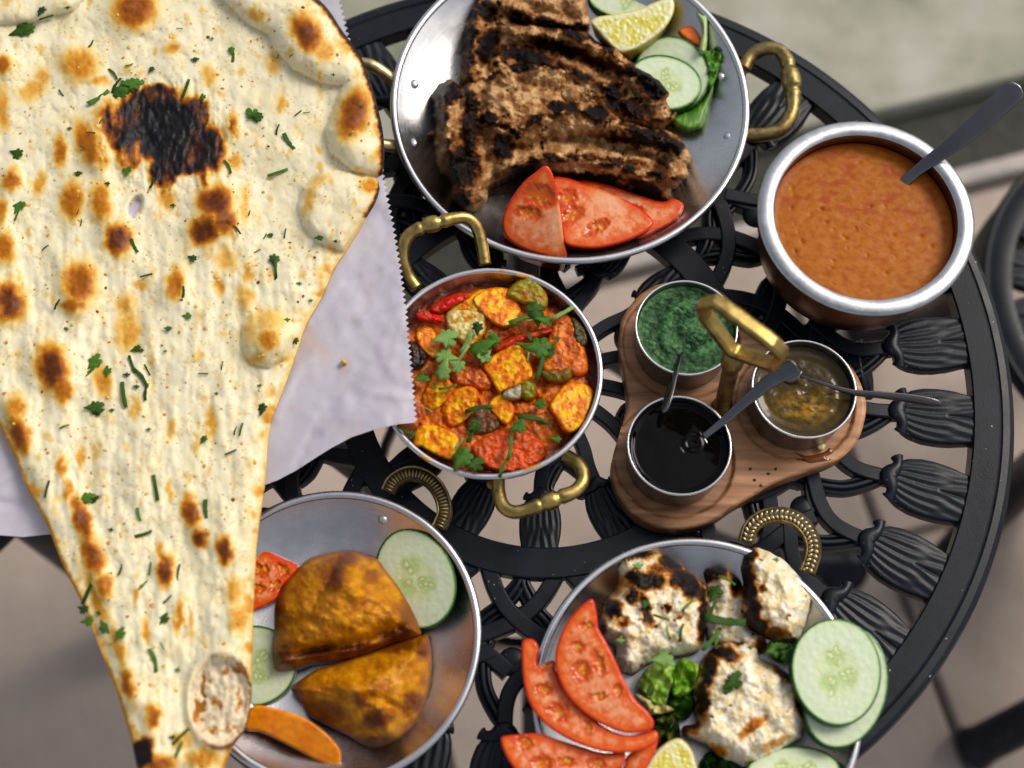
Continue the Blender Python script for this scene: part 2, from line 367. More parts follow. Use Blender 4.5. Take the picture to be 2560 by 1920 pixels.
ground = mesh_obj('ground', quad_sheet(-.012, 60), [(0, 1, 2, 3)], MT['joint']); tag(ground, 'brown concrete slab paving under and around the table', 'ground', kind='structure')
GA = math.radians(17.0); GE = np.array([math.cos(GA), math.sin(GA)]); GN = np.array([-math.sin(GA), math.cos(GA)]); GO = np.array([.475, .069])
def gbox(name, u0, u1, v0, v1, z0, z1, mat, parent=None, bev=.004):
    def c(u, v, z): p = GO+GE*u+GN*v; return (p[0], p[1], z)
    V = [c(u0, v0, z0), c(u1, v0, z0), c(u1, v1, z0), c(u0, v1, z0), c(u0, v0, z1-bev), c(u1, v0, z1-bev), c(u1, v1, z1-bev), c(u0, v1, z1-bev),
         c(u0+bev, v0+bev, z1), c(u1-bev, v0+bev, z1), c(u1-bev, v1-bev, z1), c(u0+bev, v1-bev, z1)]
    F = [(3, 2, 1, 0), (0, 1, 5, 4), (1, 2, 6, 5), (2, 3, 7, 6), (3, 0, 4, 7), (4, 5, 9, 8), (5, 6, 10, 9), (6, 7, 11, 10), (7, 4, 8, 11), (8, 9, 10, 11)]
    return mesh_obj(name, V, F, mat, parent, smooth=False)
for i in range(-4, 4):
    for j in range(-4, 1):
        dv = -.1 if i <= -2 else 0.0
        gbox('paving_slab', i*.6+.006, (i+1)*.6-.006, j*.437+.006+dv, (j+1)*.437-.006+(dv if j < 0 else 0), -.011, 0.0, MT['slab'], ground)
kerb = gbox('kerb', -2.6, 2.6, .445, .470, -.01, .012, MT['kerb']); tag(kerb, 'thin pale edging strip between paving and mossy concrete', 'kerb', kind='structure')
shade = gbox('shade_strip', -2.6, 2.6, .472, .575, -.011, -.004, MT['shade_dark']); tag(shade, 'dark strip painted in for shade beside the pale edging strip', 'shade', kind='structure')  # thin dark strip standing in for shadow, not a real channel
moss = gbox('mossy_terrace', -2.6, 2.6, .577, 4.0, -.01, .03, MT['moss']); tag(moss, 'grey green mossy concrete terrace beyond the dark shade strip', 'terrace', kind='structure')

# ------------------------------------------------------------------ cast iron table
TC = np.array([.0243, .0099]); TR = .3652
def pol(L, z=0.0):
    """(deg, r) about the table centre -> world points"""
    L = np.asarray(L, float); a = np.radians(L[:, 0]); return np.stack([TC[0]+L[:, 1]*np.cos(a), TC[1]+L[:, 1]*np.sin(a), np.full(len(L), TZ+z)], 1)
table = empty('cast_iron_table', (TC[0], TC[1], 0)); tag(table, 'round black cast iron table with tulip openwork top', 'table')
def ring_part(name, prof, parent, c): 
    V, F = lathe(prof, 192, c); return mesh_obj(name, V, F, MT['iron'], parent, sharp=22)
ring_part('rim', [(.3325, -.014), (.3325, -.001), (.3335, .0005), (.352, .0012), (.3535, .0004), (.3548, .0014), (.3600, .0010), (.3635, -.0010), (.3652, -.005), (.3652, -.014), (.3625, -.020), (.357, -.022), (.340, -.018), (.3325, -.014)][::-1], table, (TC[0], TC[1], TZ))
ring_part('inner_ring', [(.1385, -.012), (.1385, -.001), (.1395, 0), (.1610, 0), (.162, -.001), (.162, -.012), (.1385, -.012)][::-1], table, (TC[0], TC[1], TZ))
ring_part('hub', [(0, .0), (.022, 0), (.026, -.002), (.027, -.008), (.024, -.014), (0, -.014)][::-1], table, (TC[0], TC[1], TZ))
def tulip_mesh(L=.058, W=.0222):
    nu, nv = 40, 91; V = []; F = []
    for i in range(nu):
        s = i/(nu-1)
        w = W*(np.interp(s, [0, .06, .16, .32, .5, .7, .88, 1], [.52, .70, .86, .98, 1.02, 1.0, .92, .88]))
        for j in range(nv):
            v = -1+2*j/(nv-1); y = v*w; x = s*L
            # long flutes that fan out of the calyx, parting into a split leaf towards the rim
            g = math.cos(2*math.pi*(v*3.4+.25*math.sin(4*s+v)))
            if s > .5:
                k = min(1, (s-.5)/.3); g = g*(1-k)+k*math.cos(2*math.pi*(abs(v)*2.6-2.0*s+.2))
            hgt = .0020*(1-abs(v)**2.6)+.00034*g*(1-abs(v)**6)*min(1, s*6)-.0010*math.exp(-(v/.05)**2)*(1 if s > .62 else 0)
            if abs(v) > .94: hgt -= .0016*(abs(v)-.94)/.06
            V.append((x, y, -.0030+hgt))
    for i in range(nu-1):
        for j in range(nv-1):
            a = i*nv+j; F.append((a, a+nv, a+nv+1, a+1))
    n = len(V); rg = [j for j in range(nv)]+[i*nv+nv-1 for i in range(1, nu)]+[(nu-1)*nv+j for j in range(nv-2, -1, -1)]+[i*nv for i in range(nu-2, 0, -1)]
    for k in rg: x, y, z = V[k]; V.append((x, y*1.0, -.013))
    m = len(rg)
    for a in range(m):
        b = (a+1) % m; F.append((rg[a], rg[b], n+b, n+a))
    F.append(tuple(range(n, n+m))[::-1])
    return V, F
def calyx_mesh():
    P = crom([(.000, -.0172, -.0025), (.0015, -.0135, -.0015), (.001, -.008, -.0005), (-.003, 0, .0), (.001, .008, -.0005), (.0015, .0135, -.0015), (.000, .0172, -.0025)], 5)
    n = len(P); t = np.abs(np.linspace(-1, 1, n))
    V, F = sweep(P, ROUND, .0038+.0012*np.exp(-((t-.92)/.12)**2)+.003*np.exp(-(t/.3)**2), .0036)
    return V, F
_tv, _tf = tulip_mesh(); tulip_me = None
def place_mesh(name, src, parent, a_deg, r, scale=1, z=0, centre=TC, flip=False):
    o = src.copy(); COL.objects.link(o); o.parent = parent
    return o
def rot_place(V, deg, r, scale=1, z=0.0, c=TC, flip=False):
    V = np.asarray(V, float)*scale; a = math.radians(deg)
    if flip: V = V*np.array([-1, -1, 1])
    x = V[:, 0]+r; y = V[:, 1]
    return np.stack([c[0]+x*math.cos(a)-y*math.sin(a), c[1]+x*math.sin(a)+y*math.cos(a), V[:, 2]+TZ+z], 1)
def shared(name, V, F, mat, sharp=None):
    me = bpy.data.meshes.new(name); me.from_pydata([tuple(v) for v in V], [], F); me.polygons.foreach_set('use_smooth', np.ones(len(me.polygons), bool))
    if sharp: me.set_sharp_from_angle(angle=math.radians(sharp))
    me.materials.append(mat); return me
TUL = shared('tulip', _tv, _tf, MT['iron'], 60); CAL = shared('calyx', *calyx_mesh(), MT['iron'])
def put(name, me, parent, local, rz, s=1.0):
    o = bpy.data.objects.new(name, me); COL.objects.link(o); o.parent = parent; o.location = local; o.rotation_euler = (0, 0, rz); o.scale = (s, s, s); return o
T0 = -27.3
def polar_local(deg, r, z): a = math.radians(deg); return (r*math.cos(a), r*math.sin(a), z)
def loc_strap(pts, sec, w, h): # straps in table-local coordinates about angle 0
    P = crom([polar_local(a, r, z) for a, r, z in pts], 6); return sweep(P, sec, w, h)
ST = shared('tulip_strap', *loc_strap([(7.5, .2175, 0), (5.0, .2235, 0), (2.2, .232, 0), (.3, .243, 0), (-.3, .256, 0), (0, .276, -.0005)], STRAP, .0115, .011), MT['iron'], 18)
FL = shared('fluted_bar', *loc_strap([(-6.0, .206, -.003), (-5.8, .216, -.003), (-5.3, .230, -.002), (-4.2, .245, -.002), (-2.2, .258, -.002), (-.3, .268, -.002)], FLUTE, .0125, .009), MT['iron'], 40)
for k in range(32):
    a = T0+11.25*k; ra = math.radians(a)
    t = put('tulip', TUL, table, polar_local(a, .2765, TZ), ra); 
    put('calyx', CAL, t, (0, 0, 0), 0)
    put('tulip_strap', ST, table, (0, 0, TZ-.0006*(k % 2)), ra); put('fluted_bar', FL, table, (0, 0, TZ-.0003*(k % 3)), ra)
ARM_PTS = [(31.5, .159), (28.5, .173), (25.0, .186), (21, .1965), (15.3, .2085), (11, .2143), (7, .2185), (3.5, .224), (.5, .232)]
ARMS = [shared('tracery_arm', *loc_strap([(s*a, r, -.0012-.0012*(s > 0)) for a, r in ARM_PTS], STRAP, .0125, .011), MT['iron'], 18) for s in (1, -1)]
PALM = [shared('palm_leaf', *loc_strap([(0, .160, -.003), (s*1.2, .170, -.003), (s*4.0, .184, -.004), (s*7.0, .195, -.005), (s*9.0, .207, -.006)], FLUTE, np.interp(np.linspace(0, 1, 25), [0, .3, .8, 1], [.009, .0135, .012, .006]), .009), MT['iron'], 40) for s in (1, -1)]
PALM2 = [shared('palm_leaf', *loc_strap([(s*1.0, .181, -.006), (s*3.2, .193, -.007), (s*5.0, .206, -.008), (s*5.4, .214, -.008)], FLUTE, .011, .009), MT['iron'], 40) for s in (1, -1)]
BOSS = shared('boss', *ball((0, 0, 0), .011, 18, 7, (1, 1, .35), True), MT['iron'])
for k in range(16):
    a = T0+22.5*k; ra = math.radians(a)
    for m in range(2):
        put('tracery_arm', ARMS[m], table, (0, 0, TZ), ra)
        put('palm_leaf', PALM[m], table, (0, 0, TZ), ra); put('palm_leaf', PALM2[m], table, (0, 0, TZ), ra)
    put('boss', BOSS, table, polar_local(a, .2235, TZ-.006), ra)
IST = shared('inner_stem', *loc_strap([(0, .024, -.002), (4, .045, -.002), (3, .065, -.002), (0, .084, -.002), (0, .100, -.002)], STRAP, .0105, .010), MT['iron'], 18)
ISC = [shared('scroll', *loc_strap([(0, .088, -.003), (s*5, .074, -.003), (s*13, .070, -.003), (s*20, .079, -.003), (s*23, .092, -.003), (s*19, .099, -.003), (s*15, .095, -.003)], FLUTE, np.interp(np.linspace(0, 1, 37), [0, .5, 1], [.011, .0125, .007]), .009), MT['iron'], 40) for s in (1, -1)]
for k in range(14):
    a = -90.2+360/14*k; ra = math.radians(a)
    t = put('inner_tulip', TUL, table, polar_local(a, .0985, TZ-.001), ra, .70); put('calyx', CAL, t, (0, 0, 0), 0)
    put('inner_stem', IST, table, (0, 0, TZ), ra)
    put('scroll', ISC[k % 2], table, (0, 0, TZ-.0008*(k % 2)), ra)
for a in (3.4, 93.4, 183.4, 273.4):
    P = crom([np.array(polar_local(a, r, z)) + np.array([TC[0], TC[1], 0]) for r, z in [(.255, .708), (.235, .69), (.20, .62), (.165, .50), (.15, .38), (.17, .25), (.23, .13), (.30, .06), (.36, .03), (.395, .018)]], 7)
    V, F = sweep(P, ROUND, np.interp(np.linspace(0, 1, len(P)), [0, .2, .6, .9, 1], [.026, .02, .016, .018, .024]), np.interp(np.linspace(0, 1, len(P)), [0, .9, 1], [.013, .014, .018]), up=(math.cos(math.radians(a)), math.sin(math.radians(a)), .3))
    leg = mesh_obj('leg', V, F, MT['iron'], table)
    V, F = lathe([(0, 0), (.03, 0), (.034, .006), (.032, .018), (.02, .03), (0, .036)], 20, tuple(np.array(polar_local(a, .395, 0.001))+np.array([TC[0], TC[1], 0]))); mesh_obj('foot', V, F, MT['iron'], leg)
V, F = lathe([(.150, -.008), (.158, -.008), (.158, .008), (.150, .008), (.150, -.008)], 48, (TC[0], TC[1], .40)); mesh_obj('leg_ring', V, F, MT['iron'], table, sharp=40)

# ------------------------------------------------------------------ chairs
def make_chair(c, rz, label, foot_dir=0):
    ch = empty('cast_iron_chair', (c[0], c[1], 0), rz); tag(ch, label, 'chair', None)
    cc = (c[0], c[1]); R0 = .195; zs = .45
    V, F = lathe([(R0-.03, -.012), (R0-.03, 0), (R0-.012, .002), (R0-.010, .0008), (R0-.004, .001), (R0, -.004), (R0, -.014), (R0-.008, -.018), (R0-.03, -.012)][::-1], 96, (cc[0], cc[1], zs)); mesh_obj('seat_rim', V, F, MT['iron'], ch, sharp=40)
    V, F = lathe([(0, 0), (.06, 0), (.066, -.003), (.066, -.012), (0, -.012)][::-1], 48, (cc[0], cc[1], zs)); mesh_obj('seat_centre', V, F, MT['iron'], ch, sharp=40)
    for k in range(18):
        a = 360/18*k; put('tulip', TUL, ch, polar_local(a, .110, zs), math.radians(a))
        V, F = sweep(np.array([polar_local(a, .062, zs-.001), polar_local(a, .115, zs-.001)]), STRAP, .011, .01)
        me = shared('seat_strap', V, F, MT['iron'], 40); put('seat_strap', me, ch, (0, 0, 0), 0)
    for k in range(4):
        a = 45+90*k
        P = crom([polar_local(a, r, z) for r, z in [(.165, .44), (.17, .36), (.165, .24), (.185, .12), (.225, .05), (.25, .014)]], 6)
        V, F = sweep(P, ROUND, np.interp(np.linspace(0, 1, len(P)), [0, .5, .9, 1], [.028, .024, .024, .028]), None, up=(math.cos(math.radians(a)), math.sin(math.radians(a)), .2))
        put('leg', shared('leg', V, F, MT['iron']), ch, (0, 0, 0), 0)
    def bp(u, z): a = math.radians(u); r = .185+.12*(z-.45); return (r*math.cos(a), r*math.sin(a), z)
    P = crom([bp(-62, .45), bp(-60, .60), bp(-48, .78), bp(-22, .90), bp(0, .93), bp(22, .90), bp(48, .78), bp(60, .60), bp(62, .45)], 7)
    V, F = sweep(P, ROUND, .012, None, up=(1, 0, 0)); put('back_frame', shared('back_frame', V, F, MT['iron']), ch, (0, 0, 0), 0)
    for u, zt in ((-36, .84), (-18, .905), (0, .925), (18, .905), (36, .84)):
        P = crom([bp(u*.6, .45), bp(u*1.15, .6), bp(u*.9, .75), bp(u, zt)], 6); V, F = sweep(P, ROUND, .008, None, up=(1, 0, 0)); put('back_bar', shared('back_bar', V, F, MT['iron']), ch, (0, 0, 0), 0)
    return ch
make_chair((.665, .215), math.radians(10), 'black cast iron chair with round openwork seat beside the curry pot')
make_chair((.562+.25*math.cos(math.radians(30)), -.185+.25*math.sin(math.radians(30))), math.radians(-15), 'black cast iron chair showing only one thick splayed leg on the paving')
_lc = at1(92, 1168, -.27); make_chair((_lc[0]-.185, _lc[1]+.125), math.radians(196), 'black cast iron chair whose seat edge peeks out under the paper')

# ------------------------------------------------------------------ metal vessels
def lathe_obj(name, prof, c, mat, parent, n=128, sharp=35):
    V, F = lathe(prof, n, (c[0], c[1], TZ)); return mesh_obj(name, V, F, mat, parent, sharp=sharp)
def plate(label, c, R, zr, flat):
    e = empty('steel_plate', (c[0], c[1], TZ)); tag(e, label, 'plate')
    k = np.linspace(0, 1, 26); pr = [((R-.0025)*t, .0030+(zr-.0030)*(.12*t*t+.88*t**4.2)) for t in k]
    lathe_obj('bowl', (pr+[(R-.0025, zr-.004), (R*.93, zr*.70), (R*.8, zr*.34), (R*.6, .0016), (0, .0008)])[::-1], c, MT['steel'], e, 160, 50)
    V, F = lathe([(R-.0030+.0030*math.cos(t), zr+.0006+.0024*math.sin(t)) for t in np.linspace(0, 2*math.pi, 11)][::-1], 160, (c[0], c[1], TZ)); mesh_obj('rolled_rim', V, F, MT['steel_rim'], e)
    return e
def rivet(parent, x, y, z, r=.0038, mat='steel_rim'):
    p = at1(x, y, z); V, F = ball(p, r, 14, 5, (1, 1, .6), True); return mesh_obj('rivet', V, F, MT[mat], parent)
def tube_handle(parent, pts, zs, rad, mat, knots=(), flat=1.0):
    P = crom([at1(x, y, z) for (x, y), z in zip(pts, zs)], 8); t = np.linspace(0, 1, len(P)); r = np.full(len(P), rad)
    for kt, w, a in knots: r = r*(1+a*np.exp(-((t-kt)/w)**2))
    V, F = sweep(P, ROUND, r, r*flat, up=(0, -.35, .94)); return mesh_obj('handle', V, F, MT[mat], parent)
def ring_handle(parent, pts, z0, z1, w, mat, rows=2, n=30, pale='brass_pale'):
    m = len(pts); P = crom([at1(x, y, z0+(z1-z0)*math.sin(math.pi*i/(m-1))) for i, (x, y) in enumerate(pts)], 10)
    sec = [(-.5, -.5), (.5, -.5), (.5, .1), (.44, .34), (.36, .2), (-.36, .2), (-.44, .34), (-.5, .1)]
    V, F = sweep(P, sec, w, w*.5); h = mesh_obj('handle', V, F, MT[mat], parent, sharp=45)
    V, F = sweep(P+np.array([0, 0, w*.103]), [(-.35, 0), (.35, 0), (.35, .02), (-.35, .02)], w, w*.5); mesh_obj('groove_bed', V, F, MT['groove'], h)
    L = np.r_[0, np.cumsum(np.linalg.norm(np.diff(P, axis=0), axis=1))]; b = MB()
    for i in range(n):
        s = (i+.5)/n*L[-1]; p = np.array([np.interp(s, L, P[:, k]) for k in range(3)]); q = np.array([np.interp(min(s+.001, L[-1]), L, P[:, k]) for k in range(3)])-np.array([np.interp(max(s-.001, 0), L, P[:, k]) for k in range(3)]); q /= np.linalg.norm(q)
        sd = np.cross(q, (0, 0, 1.0)); sd /= np.linalg.norm(sd)
        for sg in ((-1, 1) if rows == 2 else (0,)):
            V, F = ball((0, 0, 0), 1, 8, 4, (1, 1, 1), True)
            long_ = (q*.55+sd*sg*.8) if rows == 2 else sd; long_ = long_/np.linalg.norm(long_); sh = np.cross((0, 0, 1.0), long_)
            a, bb = (w*.185, L[-1]/n*.36) if rows == 2 else (w*.30, L[-1]/n*.34)
            W = p+sd*sg*w*.17+np.array([0, 0, w*.11])+V[:, :1]*long_*a+V[:, 1:2]*sh*bb+V[:, 2:3]*np.array([0, 0, 1])*w*.12
            b.add(W, F)
    b.build('scale_ornament', MT[pale], h); return h

chop_plate = plate('largest steel plate with brass handles carrying the charred lamb chops', (.0408, .2315), .1451, .035, .088)
tube_handle(chop_plate, [(1606, 150), (1622, 122), (1650, 106), (1680, 108), (1698, 128), (1706, 160), (1712, 190), (1713, 225), (1706, 255), (1685, 280), (1650, 291), (1606, 292)],
            [.024, .026, .03, .032, .033, .034, .034, .033, .032, .03, .027, .024], .0058, 'brass_dark', [(.5, .09, .42), (.42, .012, -.28), (.56, .012, -.28)])
tube_handle(chop_plate, [(852, 176), (830, 158), (805, 143), (780, 138), (755, 150), (745, 190), (750, 240), (780, 290), (810, 310), (856, 316)], [.024, .027, .03, .03, .03, .03, .03, .03, .028, .024], .0052, 'brass_pale')
for x, y in ((893, 182), (892, 310)): rivet(chop_plate, x, y, .024, .0046)
for x, y in ((1558, 165), (1574, 296)): rivet(chop_plate, x, y, .024, .0042)
samosa_plate = plate('steel plate with looped brass handle carrying the two samosas', (-.1214, -.2029), .1048, .030, .062)
ring_handle(samosa_plate, [(838, 1062), (850, 1040), (878, 1024), (908, 1026), (937, 1045), (955, 1075), (960, 1108), (948, 1140)], .022, .026, .0115, 'brass_dark', 1, 30, 'brass')
rivet(samosa_plate, 828, 1120, .020, .0042); rivet(samosa_plate, 574, 1645, .020, .0042)
chicken_plate = plate('steel plate with leaf-patterned brass handle carrying the chicken tikka', (.1343, -.2411), .1149, .030, .070)
ring_handle(chicken_plate, [(1612, 1172), (1622, 1140), (1650, 1117), (1690, 1112), (1725, 1125), (1750, 1155), (1757, 1192), (1744, 1236)], .024, .028, .0118, 'brass_dark', 2, 26)

# curry pot
PC = (.2628, .1145); pot = empty('curry_pot', (PC[0], PC[1], TZ)); tag(pot, 'round copper-bodied pot with wide pale tin rim full of orange curry', 'pot')
lathe_obj('body', [(0, .001), (.045, .001), (.062, .007), (.072, .022), (.0745, .040), (.0735, .058), (.0706, .070), (.0716, .0742)], PC, MT['copper'], pot, 128, 60)
lathe_obj('inner_wall', [(.0690, .0752), (.0686, .0735), (.0694, .066), (.0704, .055), (.0700, .040), (.060, .012), (0, .006)], PC, MT['spoon'], pot, 128, 60)
lathe_obj('rim', [(.0690, .0752), (.0700, .0764), (.074, .0772), (.0790, .0767), (.0812, .0755), (.0818, .0742), (.0808, .0730), (.0755, .0735), (.0716, .0742)][::-1], PC, MT['tin'], pot, 160, 50)
# karahi
KC = (-.0163, -.0107); karahi = empty('karahi_bowl', (KC[0], KC[1], TZ)); tag(karahi, 'small steel bowl with two bent brass handles holding paneer curry', 'bowl')
lathe_obj('bowl', [(0, .001), (.055, .001), (.066, .008), (.0775, .034), (.0815, .054), (.0798, .054), (.0758, .034), (.0645, .010), (.055, .004), (0, .004)], KC, MT['steel'], karahi, 128, 50)
V, F = lathe([(.0810+.0022*math.cos(t), .0548+.0018*math.sin(t)) for t in np.linspace(0, 2*math.pi, 11)][::-1], 128, (KC[0], KC[1], TZ)); mesh_obj('rolled_rim', V, F, MT['steel_rim'], karahi)
tube_handle(karahi, [(900, 622), (884, 598), (872, 566), (872, 530), (886, 505), (915, 490), (950, 480), (985, 471), (1012, 473), (1030, 492), (1040, 525), (1048, 572)],
            [.040, .043, .05, .056, .060, .062, .063, .062, .059, .054, .048, .042], .0048, 'brass', [(.5, .075, .35), (.45, .010, -.3), (.55, .010, -.3)])
tube_handle(karahi, [(1076, 1030), (1077, 1062), (1086, 1092), (1108, 1106), (1140, 1101), (1172, 1089), (1205, 1076), (1240, 1062), (1258, 1042), (1258, 1018), (1245, 998), (1222, 984)],
            [.040, .042, .045, .047, .048, .049, .05, .05, .049, .047, .044, .040], .0050, 'brass', [(.5, .075, .35), (.45, .010, -.3), (.55, .010, -.3)])
rivet(karahi, 1047, 641, .046, .003); rivet(karahi, 1062, 1046, .040, .004, 'brass_dark')

# ------------------------------------------------------------------ serving board with cups
BZ = .019; CUPS = {'green': ((.1290, .0290), .0383), 'black': ((.1221, -.0635), .0378), 'honey': ((.2145, -.0173), .0385)}
def wood_mat():
    m, nt, b = nodes_of('oiled_walnut'); tc = nt.nodes.new('ShaderNodeTexCoord'); mp = nt.nodes.new('ShaderNodeMapping')
    mp.inputs['Rotation'].default_value = (0, 0, math.radians(-32)); mp.inputs['Scale'].default_value = (3.2, 40, 20)
    nt.links.new(tc.outputs['Object'], mp.inputs[0])
    n1 = nt.nodes.new('ShaderNodeTexNoise'); n1.inputs['Scale'].default_value = 3.0; n1.inputs['Detail'].default_value = 8; n1.inputs['Distortion'].default_value = .6; nt.links.new(mp.outputs[0], n1.inputs['Vector'])
    cr = nt.nodes.new('ShaderNodeValToRGB'); e = cr.color_ramp.elements; e[0].position = .28; e[0].color = (.17, .068, .026, 1); e[1].position = .74; e[1].color = (.60, .325, .155, 1); k = e.new(.5); k.color = (.42, .20, .088, 1)
    nt.links.new(n1.outputs['Fac'], cr.inputs[0])
    n2 = nt.nodes.new('ShaderNodeTexNoise'); n2.inputs['Scale'].default_value = 14; n2.inputs['Detail'].default_value = 4; nt.links.new(tc.outputs['Object'], n2.inputs['Vector'])
    mr = nt.nodes.new('ShaderNodeMapRange'); mr.inputs[1].default_value = .35; mr.inputs[2].default_value = .7; mr.inputs[3].default_value = .62; mr.inputs[4].default_value = 1.15; nt.links.new(n2.outputs['Fac'], mr.inputs[0])
    sc = nt.nodes.new('ShaderNodeVectorMath'); sc.operation = 'SCALE'; nt.links.new(cr.outputs[0], sc.inputs[0]); nt.links.new(mr.outputs[0], sc.inputs['Scale']); nt.links.new(sc.outputs[0], b.inputs['Base Color'])
    b.inputs['Roughness'].default_value = .45; b.inputs['Specular IOR Level'].default_value = .4
    bp = nt.nodes.new('ShaderNodeBump'); bp.inputs['Strength'].default_value = .3; bp.inputs['Distance'].default_value = .0006; nt.links.new(n1.outputs['Fac'], bp.inputs['Height']); nt.links.new(bp.outputs[0], b.inputs['Normal'])
    return m
MT['wood'] = wood_mat()
_bc = at1(1560, 880, 0); board = empty('serving_board', (_bc[0], _bc[1], TZ)); tag(board, 'three-lobed walnut serving board with upright brass carrying handle', 'serving board')
def board_h(X, Y, d):
    P = at(X, Y, BZ); h = np.zeros(len(X))
    for (cx, cy), r in CUPS.values(): h -= .0035*ss(.0455, .0442, np.hypot(P[:, 0]-cx, P[:, 1]-cy))
    return h
slab('base', M5([(165, 430), (175, 350), (215, 280), (270, 215), (350, 165), (450, 140), (560, 140), (660, 165), (740, 215), (800, 290), (850, 370), (940, 440), (1050, 480), (1180, 475), (1300, 510), (1400, 580), (1460, 670), (1495, 780), (1492, 870), (1460, 980), (1400, 1060), (1310, 1120), (1180, 1165), (1000, 1230), (880, 1300), (780, 1360), (690, 1420), (590, 1462), (480, 1478), (360, 1462), (250, 1405), (170, 1310), (125, 1200), (128, 1090), (165, 960), (198, 840), (205, 740), (185, 620), (165, 520)]),
     MT['wood'], (120, 75, 50), z=BZ-.0025, h=.0025, edge=7, thick=.0155, step=4, hf=board_h, parent=board)
def cup(key, label):
    (cx, cy), r = CUPS[key]; e = empty('steel_cup', (cx, cy, TZ+BZ-.0035)); tag(e, label, 'cup')
    lathe_obj('wall', [(0, .0156), (r-.004, .0156), (r-.0022, .0175), (r-.0006, .0500), (r, .0522), (r-.0006, .0527), (r-.0014, .0522), (r-.0019, .048), (r-.0036, .020), (r-.006, .0175), (0, .0172)], (cx, cy), MT['cup_steel'], e, 96, 45)
    V, F = lathe([(r-.0006+.0009*math.cos(t), .0525+.0009*math.sin(t)) for t in np.linspace(0, 2*math.pi, 9)][::-1], 96, (cx, cy, TZ)); mesh_obj('rolled_rim', V, F, MT['steel_rim'], e)
    return e
cup('green', 'steel cup of green chutney beside the brass handle'); cup('black', 'steel cup of black tamarind sauce'); cup('honey', 'steel cup of clear golden syrup with wet board below')
def disc(name, c, R, z, mat, hf, cf, nr=50, na=150, label=None, cat=None, dome=0):
    rr = np.linspace(0, 1, nr)*R; V = [(0, 0)]
    for r in rr[1:]:
        a = np.linspace(0, 2*math.pi, na, endpoint=False); V += list(zip(r*np.cos(a), r*np.sin(a)))
    V = np.array(V); x, y = V[:, 0], V[:, 1]; rad = np.hypot(x, y)/R
    hz = hf(x, y, rad); C = cf(x, y, rad, hz); F = [(0, 1+i, 1+(i+1) % na) for i in range(na)]
    for k in range(nr-2):
        a = 1+k*na; b = a+na
        for i in range(na): j = (i+1) % na; F.append((a+i, b+i, b+j, a+j))
    n0 = len(V); W = np.c_[x+c[0], y+c[1], TZ+z+hz]; last = 1+(nr-2)*na
    Bt = W[last:].copy(); Bt[:, 2] -= .004; W = np.vstack([W, Bt]); C = np.vstack([C, C[last:]])
    for i in range(na): j = (i+1) % na; F.append((last+i, n0+i, n0+j, last+j))
    F.append(tuple(range(n0, n0+na))[::-1])
    o = mesh_obj(name, W, F, mat, None, col=C)
    if label: tag(o, label, cat)
    return o
g = CUPS['green']
disc('green_chutney', g[0], g[1]-.0022, .0462, MT['chutney'], lambda x, y, r: .0012*fbm(x/.006+y/.012, y/.005, 3, 5)+.0010*np.sin(np.hypot(x-.006, y-.002)/.0026+2*fbm(x/.01, y/.01, 5))*ss(1, .6, r)-.0016*np.exp(-((x-.001)/.006)**2-((y+.012)/.01)**2)+.0012*ss(.9, 1, r),
     lambda x, y, r, h: mix((24, 54, 26), (82, 124, 78), ss(-.7, .8, fbm(x/.0032, y/.0028, 9, 4)*.9+h/.0022)), label='thick green coriander chutney in its cup', cat='chutney')
def glossy(name, c, rough, coat, bumps, trans=0):
    m = food(name, rough, 0, spec=.22, coat=coat); b = m.node_tree.nodes['Principled BSDF']
    for s, st, d in bumps: add_bump(m.node_tree, b, s, st, d, detail=3)
    b.inputs['Coat Roughness'].default_value = .03
    return m
MT['tam'] = glossy('tamarind', None, .05, 0, [(40, .08, .001)]); MT['tam'].node_tree.nodes['Principled BSDF'].inputs['Specular IOR Level'].default_value = .12; MT['syrup'] = glossy('syrup', None, .1, .0, [(60, .15, .001)]); MT['syrup'].node_tree.nodes['Principled BSDF'].inputs['Specular IOR Level'].default_value = .22
g = CUPS['black']
disc('tamarind_sauce', g[0], g[1]-.0022, .0455, MT['tam'], lambda x, y, r: .0011*ss(.86, 1, r)+.0001*fbm(x/.014, y/.014, 4, 2)+.0006*np.exp(-((np.hypot(x-.011, y-.004)-.006)/.0012)**2),
     lambda x, y, r, h: mix((4, 4, 5), (12, 9, 9), ss(-.3, .8, fbm(x/.006, y/.006, 2))), label='glossy black tamarind sauce in its cup', cat='sauce')
g = CUPS['honey']
disc('golden_syrup', g[0], g[1]-.0022, .0445, MT['syrup'], lambda x, y, r: .0013*ss(.84, 1, r)+.0007*fbm(x/.012, y/.008, 6, 3)*ss(1, .5, r)+.0004*np.sin(np.hypot(x, y*1.1)/.0016)*ss(.55, .85, r)*ss(1, .9, r),
     lambda x, y, r, h: mix((62, 50, 26), (196, 146, 18), np.exp(-((x-.002)/.021)**2-((y+.011)/.012)**2)*ss(-.6, .5, fbm(x/.006, y/.005, 8))), label='clear golden syrup in its cup', cat='sauce')
